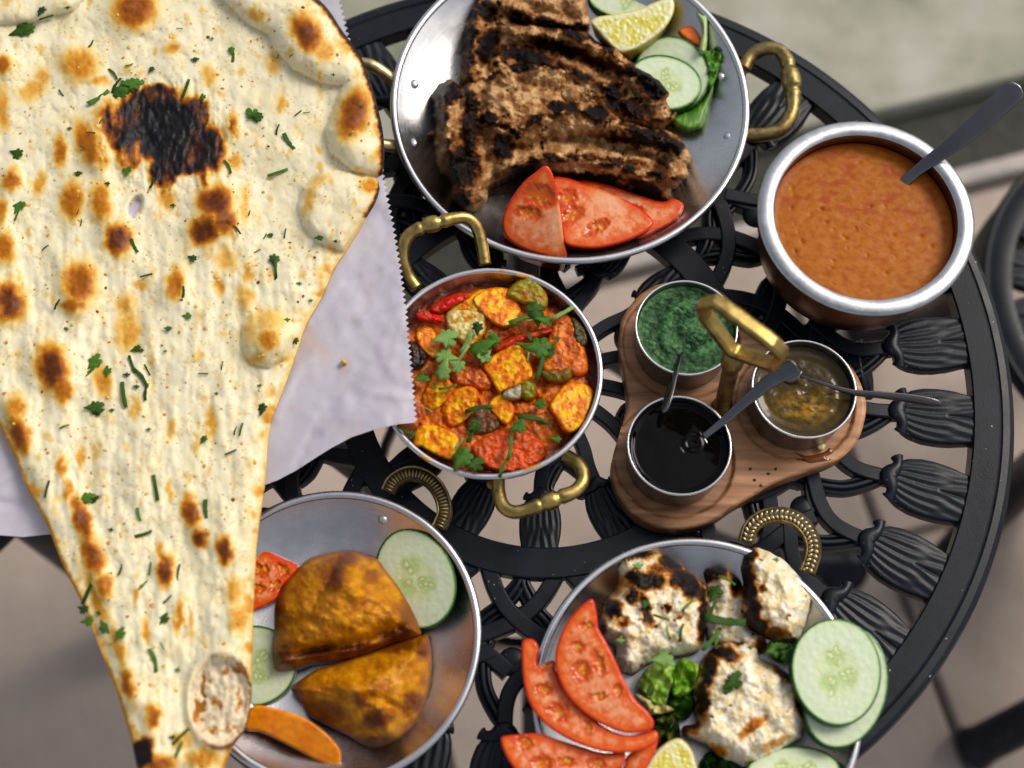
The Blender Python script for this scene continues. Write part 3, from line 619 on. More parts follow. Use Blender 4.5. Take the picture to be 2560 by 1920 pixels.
# brass handle of the board
pb = at1(*M5([(722, 815)])[0], BZ-.0005); jt = at1(*M5([(785, 520)])[0], .118); b = MB()
ax = (jt-pb)/np.linalg.norm(jt-pb); t = np.array([0, .04, .06, .5, .78, .80, .84, .88, .90, 1.0]); Pp = pb+np.outer(t*np.linalg.norm(jt-pb), ax)
V, F = sweep(Pp, ROUND, [.0078, .0078, .0062, .0060, .0062, .0078, .0084, .0078, .0062, .0058], None, up=(1, 0, 0)); post = mesh_obj('post', V, F, MT['brass_dark'], board)
LP = [(770, 505, .121), (628, 318, .146), (618, 262, .160), (690, 245, .168), (985, 462, .168), (1048, 528, .158), (1003, 590, .146), (815, 525, .121)]
LPw = [at1(*M5([(x, y)])[0], z) for x, y, z in LP]; dense = []
for i in range(8):
    p, q = LPw[i], LPw[(i+1) % 8]
    for s in (.06, .35, .65, .94): dense.append(p+(q-p)*s)
nrm = np.cross(LPw[1]-LPw[0], LPw[5]-LPw[0]); nrm /= np.linalg.norm(nrm)
V, F = sweep(np.array(dense), [(-.6, -1), (.6, -1), (1, -.6), (1, .6), (.6, 1), (-.6, 1), (-1, .6), (-1, -.6)], .0036, .0052, up=nrm, closed=True); mesh_obj('carrying_loop', V, F, MT['brass'], board, sharp=30)

MT['spill'] = glossy('amber_spill', None, .08, 0, []); MT['spill'].node_tree.nodes['Principled BSDF'].inputs['Specular IOR Level'].default_value = .4
tag(slab('syrup_spill', M5([(1110, 1060), (1180, 1078), (1270, 1058), (1300, 1035), (1320, 1060), (1280, 1085), (1310, 1100), (1240, 1112), (1190, 1118), (1150, 1090)]), MT['spill'], (104, 58, 20), z=BZ+.0002, h=.0008, edge=6, thick=.0004, step=3), 'amber syrup spill on the board below the golden syrup cup', 'spill')
tag(slab('garlic_chip', M5([(1232, 1020), (1258, 1010), (1280, 1022), (1268, 1046), (1240, 1044)]), MT['citrus'], (206, 190, 140), z=BZ+.0006, h=.0016, edge=5, thick=.001, step=2.5), 'pale garlic chip lying beside the syrup spill', 'garlic')
for x, y in ((872, 1150), (895, 1210), (970, 1176), (930, 1240), (1010, 1150)):
    X, Y = M5([(x, y)])[0]; tag(slab('chutney_drop', ellipse_pts(X, Y, 4, 3.4, 20, 9, .1, x), MT['chutney'], (52, 70, 24), z=BZ, h=.0009, edge=3, thick=.0004, step=2), 'tiny green chutney drop spilled on the board', 'drop', 'chutney drops on the board')
tag(slab('chutney_smear', M5([(158, 1230), (180, 1245), (215, 1280), (238, 1308), (220, 1316), (185, 1290), (165, 1262)]), MT['spill'], (150, 110, 84), z=BZ-.0006, h=.0007, edge=4, thick=.0004, step=2.5), 'wet pale smear on the board edge by the tamarind cup', 'smear')
for (x, y, rx, ry, a, lb) in ((352, 1216, 36, 9, 28, 'yellow gravy smear on the bowl rim near the paper corner'), (850, 268, 40, 10, 8, 'orange gravy smear on the bowl rim above the olive pepper'), (745, 242, 22, 7, 3, 'small yellow gravy fleck on the bowl rim below the tomato wedge'), (900, 1262, 60, 8, -22, 'long gravy smear on the bowl rim beside the lower brass handle')):
    X, Y = M4([(x, y)])[0]; tag(slab('gravy_smear', ellipse_pts(X, Y, rx*.4166, ry*.4166, a, 16, .08, x), MT['spill'], (214, 142, 22), z=.0560, h=.0010, edge=4, thick=.0006, step=2), lb, 'smear')
# ------------------------------------------------------------------ spoons
def spoon(label, pts, ws, ths, bowl=None, up=(0, -.3, .95), group=None):
    P = [at1(x, y, z) for x, y, z in pts]; e = empty('spoon', tuple(P[0])); tag(e, label, 'spoon', group)
    Pc = crom(P, 8); t = np.linspace(0, 1, len(Pc)); k = np.linspace(0, 1, len(ws))
    sec = [(math.copysign(abs(math.cos(a))**.8, math.cos(a)), math.copysign(abs(math.sin(a))**.8, math.sin(a))) for a in np.linspace(0, 2*math.pi, 16, endpoint=False)]
    w = np.interp(t, k, ws); tip = np.clip((1-t)*len(Pc)/6, 0, 1); w = w*np.sqrt(np.maximum(.03, 1-(1-tip)**2))
    V, F = sweep(Pc, sec, w, np.interp(t, k, ths), up=up); mesh_obj('handle', V, F, MT['spoon'], e)
    if bowl is not None:
        d = P[0]-P[1]; d[2] = 0; d /= np.linalg.norm(d); L, W_ = bowl; tt = np.linspace(0, 1, 14); Pb = P[0]+np.outer(tt*L, d)+np.outer(np.sin(tt*math.pi)*-.004, [0, 0, 1])
        V, F = sweep(Pb, sec, W_*np.sqrt(np.maximum(.02, np.sin(np.clip(tt*.93+.06, 0, 1)*math.pi))), .0007); mesh_obj('bowl', V, F, MT['spoon'], e)
    return e
spoon('spoon with broad flat handle leaning out of the orange curry pot', [(1950, 398, .0595), (1985, 366, .071), (2040, 325, .084), (2110, 270, .097), (2170, 215, .108), (2203, 186, .114)], [.0042, .0045, .0058, .0078, .0088, .0092], [.0012]*6, (.045, .013))
spoon('spoon lying from the green chutney across the tamarind cup', [(1475, 752, .040), (1466, 782, .0495), (1456, 815, .056), (1446, 850, .060), (1434, 892, .0625)], [.0022, .0028, .0036, .0044, .0046], [.0011]*5, (.03, .011), up=(-.75, .1, .6))
spoon('spoon standing in the tamarind sauce with its broad end by the brass loop', [(1521, 944, .0455), (1560, 912, .058), (1610, 868, .072), (1660, 826, .085), (1700, 800, .094), (1719, 787, .098)], [.0026, .0030, .0038, .0052, .0066, .0070], [.0011]*6, (.02, .011))
spoon('thin spoon resting across the golden syrup cup over the table', [(1729, 811, .0500), (1760, 822, .053), (1800, 836, .0545), (1845, 848, .0550), (1900, 853, .0555), (1960, 860, .0558), (2035, 873, .056)], [.0013, .0014, .0018, .0026, .0032, .0038, .0044], [.0011]*7, (.014, .008), up=(0, -.85, .5))

# ------------------------------------------------------------------ curry in the pot
def pot_h(x, y, r):
    h = .0004*fbm(x/.014, y/.008, 2, 4)+.0008*ss(.9, 1, r)
    rs = np.random.RandomState(4)
    for i in range(46):
        a, q = rs.uniform(0, 6.28), .062*math.sqrt(rs.uniform(0, 1)); s = rs.uniform(.0006, .0017); h = h-s*.6*np.exp(-((x-q*math.cos(a))**2+(y-q*math.sin(a))**2)/s**2)
    return h
def pot_c(x, y, r, h):
    n = fbm(x/.006, y/.0045, 7, 5); c = mix((180, 110, 54), (162, 88, 34), ss(-.3, .7, n))
    oil = ss(.0, .45, fbm(x/.016+3, y/.008, 12, 4))*ss(-.35, .3, (y+x*.2)/.04)*.8+ss(.0006, .0016, -h)*.9+ss(.93, .99, r)*.8
    c = mix(c, (160, 76, 8), np.clip(oil, 0, 1)); return mix(c, (200, 124, 58), ss(.1, .7, fbm(x/.004, y/.004, 31, 3))*.35*ss(.02, -.04, y))
disc('orange_curry', PC, .0696, .0615, MT['curry'], pot_h, pot_c, 90, 240, 'smooth orange curry filling the tin-rimmed pot', 'curry')

# ------------------------------------------------------------------ karahi gravy and pieces
def kar_h(x, y, r): return .0045*fbm(x/.010, y/.010, 21, 5)+.0016*fbm(x/.004, y/.004, 4, 3)-.006*ss(.80, 1, r)
def kar_c(x, y, r, h):
    n = fbm(x/.007, y/.007, 13, 5); c = mix((226, 128, 26), (170, 78, 12), ss(-.5, .5, n)); c = mix(c, (226, 146, 50), ss(.2, .8, fbm(x/.003, y/.003, 5, 3))*.6)
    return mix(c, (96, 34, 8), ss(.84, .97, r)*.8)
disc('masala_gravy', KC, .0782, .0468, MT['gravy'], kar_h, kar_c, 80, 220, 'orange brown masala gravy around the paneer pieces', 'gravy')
def grow(o, k):
    o = np.array(o, float); c = o.mean(0); return [tuple(x) for x in c+(o-c)*k]
def coated(base, sauce, amt, seed, dark=None):
    def f(X, Y, d, h):
        n = fbm(X/26, Y/26, seed, 4)+.25*fbm(X/7, Y/7, seed+9, 3); c = mix(base, sauce, ss(-.2+.6*(.6-amt), .2+.6*(.6-amt), n)); c = mix(c, np.array(sauce)*.78, ss(.15, .6, fbm(X/12, Y/12, seed+2, 3))*ss(-.2+.6*(.6-amt), .3+.6*(.6-amt), n)*.8)
        c = mix(c, np.array(base)*1.06, ss(0, 1, fbm(X/9, Y/9, seed+3))*.2)
        c = mix(c, sauce, ss(6, 1, d+3*fbm(X/9, Y/9, seed+6, 2))*.8)
        return mix(c, (110, 44, 14), ss(.66, .85, fbm(X/8, Y/8, seed+5, 2))*.8)
    return f
YEL = (250, 190, 10); SAU = (222, 124, 16)
paneers = [([(655, 722), (800, 632), (838, 652), (892, 790), (750, 862), (735, 872), (690, 800)], .046, .010, .55, 'large yellow paneer cube in the middle of the bowl'),
 ([(1000, 935), (1075, 838), (1130, 825), (1195, 852), (1212, 905), (1150, 1040), (1080, 1068), (1030, 1000)], .044, .010, .45, 'yellow paneer cube against the bowl wall facing the wooden board'),
 ([(435, 940), (480, 880), (560, 848), (612, 880), (575, 990), (490, 1045), (440, 985)], .044, .009, .6, 'sauce-smeared paneer cube between the eggplant and the bowl base handle'),
 ([(288, 1140), (312, 1058), (400, 1048), (512, 1110), (485, 1212), (420, 1205), (340, 1165)], .042, .010, .5, 'paneer cube nearest the paper corner with pale worn top'),
 ([(600, 400), (640, 355), (720, 335), (800, 355), (835, 440), (805, 515), (730, 525), (650, 465)], .044, .009, .6, 'brown-speckled paneer slab leaning on the olive pepper'),
 ([(462, 458), (560, 388), (625, 428), (600, 470), (520, 480)], .043, .008, .2, 'pale cream paneer cube behind the onion'),
 ([(678, 935), (745, 878), (805, 955), (770, 1035), (715, 1000)], .044, .008, .55, 'small paneer cube below the silvery onion sliver'),
 ([(306, 565), (375, 538), (425, 640), (385, 690), (310, 625)], .043, .007, .6, 'orange-coated paneer cube beside the paper edge'),
 ([(330, 920), (360, 830), (420, 768), (485, 848), (440, 930), (380, 960)], .043, .008, .75, 'sauce-buried paneer cube next to the dark eggplant'),
 ([(560, 400), (620, 345), (700, 350), (680, 400), (610, 430)], .044, .007, .25, 'bright yellow paneer corner by the bowl rivet')]
for i, (o, z, h, amt, lb) in enumerate(paneers):
    tag(slab('paneer_cube', M4(grow(o, 1.1)), MT['paneer'], coated(YEL if i != 5 else (244, 206, 110), SAU, min(.85, amt+.12), 40+i), z=z+.001, h=h, edge=8, pw=.34, thick=.008, step=2.4, noise=(.0014, 12, 3), seed=i+3, slope=[(.006, .004), (-.006, .006), (.008, -.004)][i % 3]), lb, 'paneer')
pieces = [('red_pepper_piece', [(368, 445), (420, 400), (480, 370), (560, 358), (572, 390), (500, 425), (440, 455), (390, 462)], (206, 48, 24), (190, 70, 24), .25, .050, .006, 'long glossy red pepper strip along the bowl wall', 'red pepper'),
 ('red_pepper_piece', [(298, 465), (360, 448), (432, 480), (430, 512), (370, 508), (310, 500)], (214, 50, 20), (190, 80, 24), .3, .048, .006, 'short red pepper strip beside the paper edge', 'red pepper'),
 ('red_pepper_piece', [(700, 640), (760, 600), (860, 565), (985, 535), (1005, 562), (880, 605), (770, 645), (715, 665)], (196, 52, 18), (186, 76, 22), .5, .050, .006, 'red pepper strip under the coriander sprigs', 'red pepper'),
 ('tomato_chunk', [(600, 1150), (700, 1090), (800, 1060), (870, 1058), (920, 1110), (965, 1175), (930, 1230), (870, 1270), (790, 1285), (690, 1270), (630, 1220)], (222, 96, 22), (190, 88, 20), .55, .043, .008, 'big orange red tomato chunk by the lower bowl handle', 'tomato'),
 ('green_pepper_piece', [(775, 360), (850, 282), (900, 272), (945, 310), (975, 370), (965, 430), (905, 425), (840, 405)], (150, 136, 34), (170, 116, 30), .35, .048, .008, 'olive green pepper piece leaning up the bowl wall', 'green pepper'),
 ('green_pepper_piece', [(950, 765), (1020, 745), (1105, 748), (1095, 800), (1030, 822), (975, 805)], (112, 96, 20), (150, 84, 22), .35, .050, .006, 'dark olive pepper piece under the sauce-coated lump', 'green pepper'),
 ('green_pepper_piece', [(1105, 490), (1165, 530), (1188, 600), (1150, 640), (1115, 590)], (56, 58, 16), (120, 60, 14), .3, .050, .006, 'near-black green pepper piece at the bowl wall', 'green pepper'),
 ('green_pepper_piece', [(840, 808), (912, 828), (905, 898), (850, 892)], (128, 128, 30), (150, 100, 30), .2, .054, .005, 'small green pepper chip beside the silvery onion', 'green pepper'),
 ('onion_piece', [(462, 470), (500, 448), (640, 447), (655, 520), (640, 575), (570, 640), (520, 600), (480, 560), (462, 520)], (222, 204, 140), (206, 140, 50), .25, .046, .008, 'pale translucent onion petal under coriander leaves', 'onion'),
 ('onion_piece', [(748, 885), (790, 835), (838, 815), (852, 870), (835, 902), (780, 908)], (178, 172, 150), (150, 110, 50), .2, .053, .005, 'silvery onion sliver below the large paneer cube', 'onion'),
 ('eggplant_piece', [(262, 620), (318, 630), (355, 680), (345, 725), (310, 748), (266, 742)], (34, 18, 18), (70, 30, 16), .15, .047, .006, 'shiny black eggplant piece beside the paper edge', 'eggplant'),
 ('eggplant_piece', [(565, 965), (620, 945), (690, 962), (742, 1020), (700, 1078), (610, 1092), (562, 1045)], (92, 62, 30), (128, 66, 28), .45, .043, .008, 'brown eggplant chunk with a coriander leaf on its rim', 'eggplant'),
 ('coated_vegetable_lump', [(945, 680), (985, 600), (1030, 478), (1080, 482), (1130, 540), (1165, 640), (1182, 740), (1150, 780), (1060, 765), (1000, 770), (950, 735)], (226, 130, 40), (192, 94, 24), .6, .045, .010, 'large sauce-coated vegetable lump by the bowl wall', 'vegetable'),
 ('coated_vegetable_lump', [(470, 780), (560, 740), (640, 750), (690, 810), (670, 860), (600, 850), (520, 830)], (214, 116, 32), (176, 82, 20), .6, .045, .007, 'brown sauce-coated lump beside the large paneer cube', 'vegetable'),
 ('coated_vegetable_lump', [(800, 930), (880, 915), (980, 950), (1020, 1000), (960, 1030), (860, 1000), (800, 980)], (216, 116, 30), (174, 82, 20), .6, .044, .007, 'flat brown lump between two paneer cubes', 'vegetable'),
 ('coated_vegetable_lump', [(660, 560), (740, 520), (820, 560), (760, 600), (700, 640), (650, 610)], (202, 94, 24), (156, 64, 16), .6, .045, .006, 'brown sauce lump between the onion petal and red pepper', 'vegetable')]
for i, (nm, o, c1, c2, amt, z, h, lb, cat) in enumerate(pieces):
    tag(slab(nm, M4(grow(o, 1.1 if cat != 'red pepper' else 1.0)), MT['gravy'], coated(c1, c2, amt, 70+i), z=z, h=h, edge=13, pw=.5, thick=.009, step=2.6, noise=(.0022, 16, 4), seed=i+30), lb, cat)

# ------------------------------------------------------------------ herbs
def leaf_mesh(kind, seed):
    rs = np.random.RandomState(seed)
    if kind == 'strip':
        n = 9; x = np.linspace(-.5, .5, n); w = rs.uniform(.055, .10)*(1+.2*rs.uniform(-1, 1, n)); bend = rs.uniform(-.08, .08)
        L = [(a, bend*(a*a*4-1)+b) for a, b in zip(x, w)]+[(a, bend*(a*a*4-1)-b) for a, b in zip(x[::-1], w[::-1])]
    else:
        L = [(-.5, -.02)]; m = 84; lobes = [(-92, .36), (-42, .46), (4, .52), (46, .46), (95, .36)] if kind == 'leaf' else [(-60, .44), (0, .5), (62, .42)]
        lobes = [(a+rs.uniform(-9, 9), q*rs.uniform(.75, 1.08)) for a, q in lobes]
        for i in range(m+1):
            ad = -128+256*i/m; a = math.radians(ad); r = .19
            for la, lr in lobes:
                u = abs(ad-la)/31.0
                if u < 1: r = max(r, .13+(lr-.13)*(1-u**2.6)-.05*(abs(((ad-la)/9.0) % 1-.5)*2 > .55))
            L.append((r*math.cos(a)-.06, r*math.sin(a)))
        L.append((-.5, .02))
    L = np.array(L); n = len(L); c = L.mean(0)
    def zz(P): return .10*np.sin(P[:, 0]*3+seed)*.6+.12*P[:, 1]**2*2*(1 if seed % 2 else -.4)+.05*np.sin(P[:, 1]*9+seed)
    mid = c+(L-c)*.55; V2 = np.vstack([L, mid, c[None]]); z = zz(V2)
    V = np.c_[V2, z]; Vb = np.c_[V2, z-.03]; F = []
    for i in range(n):
        j = (i+1) % n; F += [(i, j, n+j, n+i), (n+i, n+j, 2*n)]
    a = 0
    s = np.sum(L[:, 0]*np.roll(L[:, 1], -1)-np.roll(L[:, 0], -1)*L[:, 1])
    if s < 0: F = [f[::-1] for f in F]
    N = 2*n+1; F += [tuple(i+N for i in f[::-1]) for f in F[:2*n]]
    for i in range(n):
        j = (i+1) % n; F.append((i, N+i, N+j, j) if s > 0 else (j, N+j, N+i, i))
    return np.vstack([V, Vb]), F
HERB = {}
def herb_me(kind, seed, col):
    k = (kind, seed, col)
    if k not in HERB:
        V, F = leaf_mesh(kind, seed); me = bpy.data.meshes.new('herb_leaf'); me.from_pydata(V.tolist(), [], F)
        me.polygons.foreach_set('use_smooth', np.ones(len(me.polygons), bool)); ca = me.color_attributes.new('Col', 'FLOAT_COLOR', 'POINT')
        rr = np.hypot(V[:, 0], V[:, 1]); c = np.array(col)*(1+.25*(rr[:, None]-.3)); ca.data.foreach_set('color', np.c_[albedo(c), np.ones(len(V))].astype(np.float32).ravel()); me.materials.append(MT['herb']); HERB[k] = me
    return HERB[k]
GRN = [(52, 84, 26), (74, 112, 44), (38, 66, 22), (124, 156, 92)]
rnd = random.Random(5)
def herb(x, y, z, size, kind='leaf', ang=None, ci=None, tilt=.35, label='', group='', name='coriander_leaf', flat=1.0):
    """size in photo px"""
    p = at1(x, y, z); me = herb_me(kind, rnd.randrange(1, 5), GRN[ci if ci is not None else rnd.randrange(3)])
    o = bpy.data.objects.new(name, me); COL.objects.link(o); s = size/2800.0; o.location = p; o.scale = (s, s, s*flat)
    o.rotation_euler = (rnd.uniform(-tilt, tilt), rnd.uniform(-tilt, tilt), math.radians(ang) if ang is not None else rnd.uniform(0, 6.28))
    return tag(o, label, 'herb', group)
kg = ('bright coriander leaf scattered on the paneer curry', 'coriander leaves on the paneer curry')
for x, y, s, kd, an, ci in [(455, 590, 110, 'leaf', 20, 3), (448, 690, 100, 'leaf', 170, 3), (440, 760, 90, 'leaf', 250, 3), (515, 735, 80, 'leaf', -20, 3), (560, 610, 110, 'strip', 70, 3), (540, 680, 100, 'strip', 60, 3), (640, 640, 110, 'leaf', 200, 1), (690, 610, 90, 'leaf', 10, 1), (660, 680, 80, 'leaf', 240, 3), (617, 535, 60, 'leaf', 90, 2), (920, 460, 110, 'leaf', 100, 0), (850, 490, 130, 'strip', 25, 1), (965, 500, 80, 'leaf', 0, 1), (1060, 460, 120, 'strip', 38, 3), (800, 530, 90, 'strip', 12, 0), (895, 500, 60, 'strip', 5, 3), (870, 630, 100, 'strip', -5, 1), (940, 640, 120, 'leaf', 10, 1), (895, 590, 70, 'strip', -60, 0), (985, 650, 80, 'leaf', -50, 0), (880, 690, 60, 'strip', 85, 3),
                     (330, 795, 70, 'leaf', 20, 1), (345, 750, 40, 'strip', 60, 3), (462, 842, 80, 'strip', 15, 1), (395, 850, 40, 'bit', 0, 1), (580, 1075, 100, 'strip', 80, 0), (600, 1050, 60, 'leaf', 30, 0), (625, 962, 120, 'strip', 8, 0), (832, 1050, 80, 'leaf', 30, 1), (905, 1015, 130, 'strip', -12, 0), (945, 935, 60, 'leaf', 0, 1), (785, 1160, 110, 'strip', 85, 1), (755, 1265, 90, 'strip', 65, 1), (540, 1210, 110, 'leaf', 60, 1), (520, 1135, 60, 'strip', 60, 3), (605, 1245, 80, 'leaf', 20, 0), (245, 1065, 80, 'strip', -15, 0), (282, 1098, 50, 'strip', 50, 1), (1025, 1115, 50, 'leaf', 0, 1), (990, 1052, 30, 'bit', 0, 0), (360, 962, 45, 'strip', -30, 3), (685, 560, 40, 'bit', 0, 3), (1030, 595, 36, 'bit', 0, 0), (940, 740, 130, 'strip', 75, 0)]:
    X, Y = M4([(x, y)])[0]; herb(X, Y, .0590, s*.4166*(1.45 if kd == 'leaf' else 1.15), kd, an, ci, .3, *kg)

# ------------------------------------------------------------------ lamb chops
def line_dist(X, Y, L):
    L = np.asarray(L, float); d = np.full(X.shape, 1e9)
    for (x0, y0), (x1, y1) in zip(L[:-1], L[1:]):
        dx, dy = x1-x0, y1-y0; t = np.clip(((X-x0)*dx+(Y-y0)*dy)/(dx*dx+dy*dy), 0, 1); d = np.minimum(d, (X-x0-t*dx)**2+(Y-y0-t*dy)**2)
    return np.sqrt(d)
FOLDS = [[(.010, 15, [(640, -40), (620, 100), (610, 250), (590, 430)]), (-.010, 12, [(730, 60), (735, 250), (660, 430)]), (.009, 15, [(830, 110), (1100, 150), (1300, 240), (1450, 325), (1660, 480)]), (-.010, 15, [(800, 230), (1000, 240), (1200, 300), (1400, 450), (1560, 590)]), (.006, 12, [(900, 320), (1120, 360), (1350, 480), (1500, 620), (1680, 640)])],
         [(.010, 16, [(480, 460), (470, 650), (520, 900), (580, 1100)]), (-.011, 12, [(680, 440), (640, 600), (700, 800), (740, 980)]), (.008, 13, [(590, 470), (620, 600), (600, 780)]), (.011, 15, [(720, 660), (850, 700), (1000, 640), (1160, 575), (1300, 620), (1480, 690), (1640, 740), (1760, 800)]), (-.011, 13, [(860, 800), (1050, 760), (1250, 740), (1450, 800), (1650, 870)]), (.008, 13, [(820, 910), (1000, 850), (1250, 860), (1500, 930), (1740, 960)]), (.006, 14, [(700, 420), (860, 350), (1000, 330), (1130, 390)]), (-.007, 12, [(1150, 560), (1060, 480), (900, 450), (760, 480)])],
         [(.005, 12, [(740, 20), (900, 90), (1100, 135)]), (-.006, 10, [(860, -20), (960, 60), (1200, 90)])]]
def fold_h(i):
    G = [(a, w, M3(L)) for a, w, L in FOLDS[i]]
    def f(X, Y, d):
        wx = 9*fbm(X/26, Y/26, 77+i, 3); wy = 9*fbm(X/26, Y/26, 78+i, 3); h = 0
        for a, w, L in G: h = h+a*np.exp(-(line_dist(X+wx, Y+wy, L)/w)**2)
        return h+.0022*(np.abs(fbm(X/18, Y/18, 79+i, 2))-.3)
    return f
def fold_char(i):
    G = [(w, M3(L)) for a, w, L in FOLDS[i] if a > 0]
    def f(X, Y):
        wx = 9*fbm(X/26, Y/26, 77+i, 3); wy = 9*fbm(X/26, Y/26, 78+i, 3); b = np.zeros(len(X))
        for w, L in G: b = np.maximum(b, np.exp(-(line_dist(X+wx, Y+wy, L)/(w*.8))**2))
        return b*ss(-.35, .25, fbm(X/30, Y/30, 83+i, 4))
    return f
def char_cols(base, mid, char, spots, seed, amt=.5, sc=34, warp=10, brown=(134, 80, 38), extra=None):
    def f(X, Y, d, h):
        wx = warp*fbm(X/18, Y/18, seed+60, 4); wy = warp*fbm(X/18, Y/18, seed+61, 4); b = np.zeros(len(X))
        for e in spots:
            s = e[5] if len(e) > 5 else 1.0
            b = np.maximum(b, s*ss(1.5, .5, ell(X+wx, Y+wy, (e[0], e[1], e[2], e[3])+((e[4],) if len(e) > 4 else ()))))
        if extra: b = np.maximum(b, extra(X, Y))
        n = fbm(X/sc, Y/sc, seed, 5); b = np.maximum(b, ss(.35-amt*.5, .85-amt*.4, n+.35*fbm(X/8, Y/8, seed+4, 3)))
        m = fbm(X/22, Y/22, seed+7, 5); c = mix(base, mid, ss(-.35, .5, m)); c = mix(c, mix(base, brown, .62), ss(.04, .25, b)); c = mix(c, brown, ss(.22, .5, b)); c = mix(c, np.array(brown)*.55, ss(.42, .7, b)); return mix(c, char, ss(.5, .95, b+.2*fbm(X/6, Y/6, seed+8, 2)))
    return f
LB, LM, LK = (206, 170, 128), (146, 102, 66), (16, 11, 10)
chops = [([(560, 440), (566, 300), (570, 150), (600, 80), (630, 0), (640, -60), (780, -60), (800, 40), (850, 110), (950, 120), (1100, 140), (1220, 160), (1300, 230), (1400, 250), (1450, 310), (1540, 370), (1640, 430), (1690, 500), (1710, 580), (1742, 600), (1700, 650), (1620, 700), (1500, 690), (1350, 640), (1150, 600), (900, 480), (700, 470)],
          .012, .024, [(600, 200, 30, 260, 4, .8), (700, 250, 70, 120, 20), (690, 60, 60, 80, 0), (1600, 470, 110, 90, 30), (1520, 400, 110, 45, 30), (1380, 500, 80, 60, 0), (1330, 350, 200, 50, 20, .75), (1080, 260, 200, 50, 12, .9), (1120, 145, 130, 24, 5), (900, 300, 200, 60, 10, .9), (1450, 580, 200, 60, 20, .8), (1690, 600, 30, 30)],
          [(660, 250, 70, 240, .008), (1450, 340, 260, 60, .008, 25), (1050, 200, 260, 50, .006, 10)], 'charred lamb chop with exposed rib bone lying behind the front chop'),
         ([(400, 500), (440, 450), (500, 430), (560, 470), (590, 440), (680, 400), (760, 350), (850, 330), (960, 300), (1060, 330), (1140, 370), (1160, 480), (1150, 530), (1250, 530), (1350, 560), (1400, 620), (1500, 660), (1600, 690), (1700, 720), (1760, 780), (1790, 850), (1770, 950), (1720, 1010), (1670, 1070), (1600, 1060), (1500, 1030), (1350, 985), (1200, 965), (1050, 945), (950, 905), (850, 935), (780, 970), (710, 1010), (695, 1080), (620, 1150), (540, 1120), (500, 1050), (500, 980), (440, 930), (410, 820), (400, 740), (365, 730), (410, 690), (405, 600)],
          .014, .026, [(480, 500, 90, 70), (420, 600, 30, 160, 0, .9), (610, 560, 40, 110, -20), (600, 700, 70, 180, 0, .75), (560, 900, 120, 160, 0, .85), (560, 1080, 80, 70, 0, .8), (700, 640, 70, 40), (780, 800, 70, 90), (880, 360, 70, 35), (1000, 330, 90, 34), (1080, 580, 70, 42), (1160, 570, 50, 34), (1290, 610, 90, 60, -10), (850, 715, 36, 40), (930, 655, 18, 18), (1560, 720, 130, 34, 10), (1690, 790, 90, 45), (1500, 760, 260, 40, 8, .8), (1250, 960, 240, 40, 5, .95), (1550, 1010, 130, 50, 15, .9), (900, 920, 90, 34, -20, .85), (1380, 870, 200, 30, 8, .65), (1640, 920, 60, 80, 0, .6)],  # char spots; those along the lower edge also paint in the shade there
          [(500, 620, 90, 220, .010), (1350, 700, 330, 60, .007, 12), (850, 500, 220, 120, .004), (1300, 800, 330, 35, -.006, 10), (1500, 860, 280, 35, .005, 10)], 'front lamb chop with blackened bone block behind the tomato slices'),
         ([(730, -60), (1180, -60), (1230, 40), (1250, 120), (1220, 150), (1050, 142), (950, 125), (880, 95), (780, 60), (720, 0)],
          .026, .012, [(900, 80, 60, 20, 30, .7), (1150, 145, 110, 16), (740, 20, 30, 60, 0, .8)], [], 'paler lamb chop lying across the other two chops')]
for i, (o, z, h, sp, bm, lb) in enumerate(chops):
    tag(slab('lamb_chop', M3(o), MT['meat'], char_cols(LB, LM, LK, E3([e[:2]+(e[2]*.8, e[3]*.8)+tuple(e[4:]) for e in sp]), 100+i*7, [.22, .08, .0][i], 34, 14, (108, 62, 32), fold_char(i)), z=z, h=h, edge=[34, 32, 26][i], thick=.008, step=2.4, noise=(.0060, 44, 4), hf=fold_h(i),
             bumps=[(b[0], b[1], b[2], b[3], b[4])+tuple(b[5:]) for b in E3(bm)], seed=11+i, jag=.03), lb, 'lamb chop')

# ------------------------------------------------------------------ vegetables
def tomato_col(cav, seed, core=None, skinw=7):
    def f(X, Y, d, h):
        n = fbm(X/18, Y/18, seed, 4); c = mix((220, 108, 68), (238, 164, 124), ss(-.5, .5, n+.6*fbm(X/6, Y/6, seed+1, 3))); c = mix(c, (218, 90, 40), ss(skinw*3.4, skinw*1.0, d)*.75); c = mix(c, (206, 68, 22), ss(skinw*1.0, skinw*.4, d))
        c = mix(c, (240, 172, 134), ss(18, 46, d+8*n)*.55)
        if core: c = mix(c, (250, 208, 172), .7*ss(1.3, .2, ell(X, Y, core)+.25*n))
        wx = 6*fbm(X/11, Y/11, seed+21, 3); wy = 6*fbm(X/11, Y/11, seed+22, 3); rs = np.random.RandomState(seed)
        for e in cav:
            q = ell(X+wx*1.4, Y+wy*1.4, (e[0], e[1], e[2]*1.25, e[3]*1.25)+tuple(e[4:])); c = mix(c, (196, 76, 28), ss(1.4, .9, q)*.85); c = mix(c, (210, 112, 46), ss(.95, .3, q)*.8)
            for k in range(5):
                t = rs.uniform(0, 6.28); r = rs.uniform(.2, .85); x = e[0]+r*e[2]*math.cos(t); y = e[1]+r*e[3]*math.sin(t); q2 = ell(X, Y, (x, y, 4.2, 2.4, rs.uniform(0, 180)))
                c = mix(c, (230, 180, 98), ss(1.3, .6, q2)*.8)
        return c
    return f
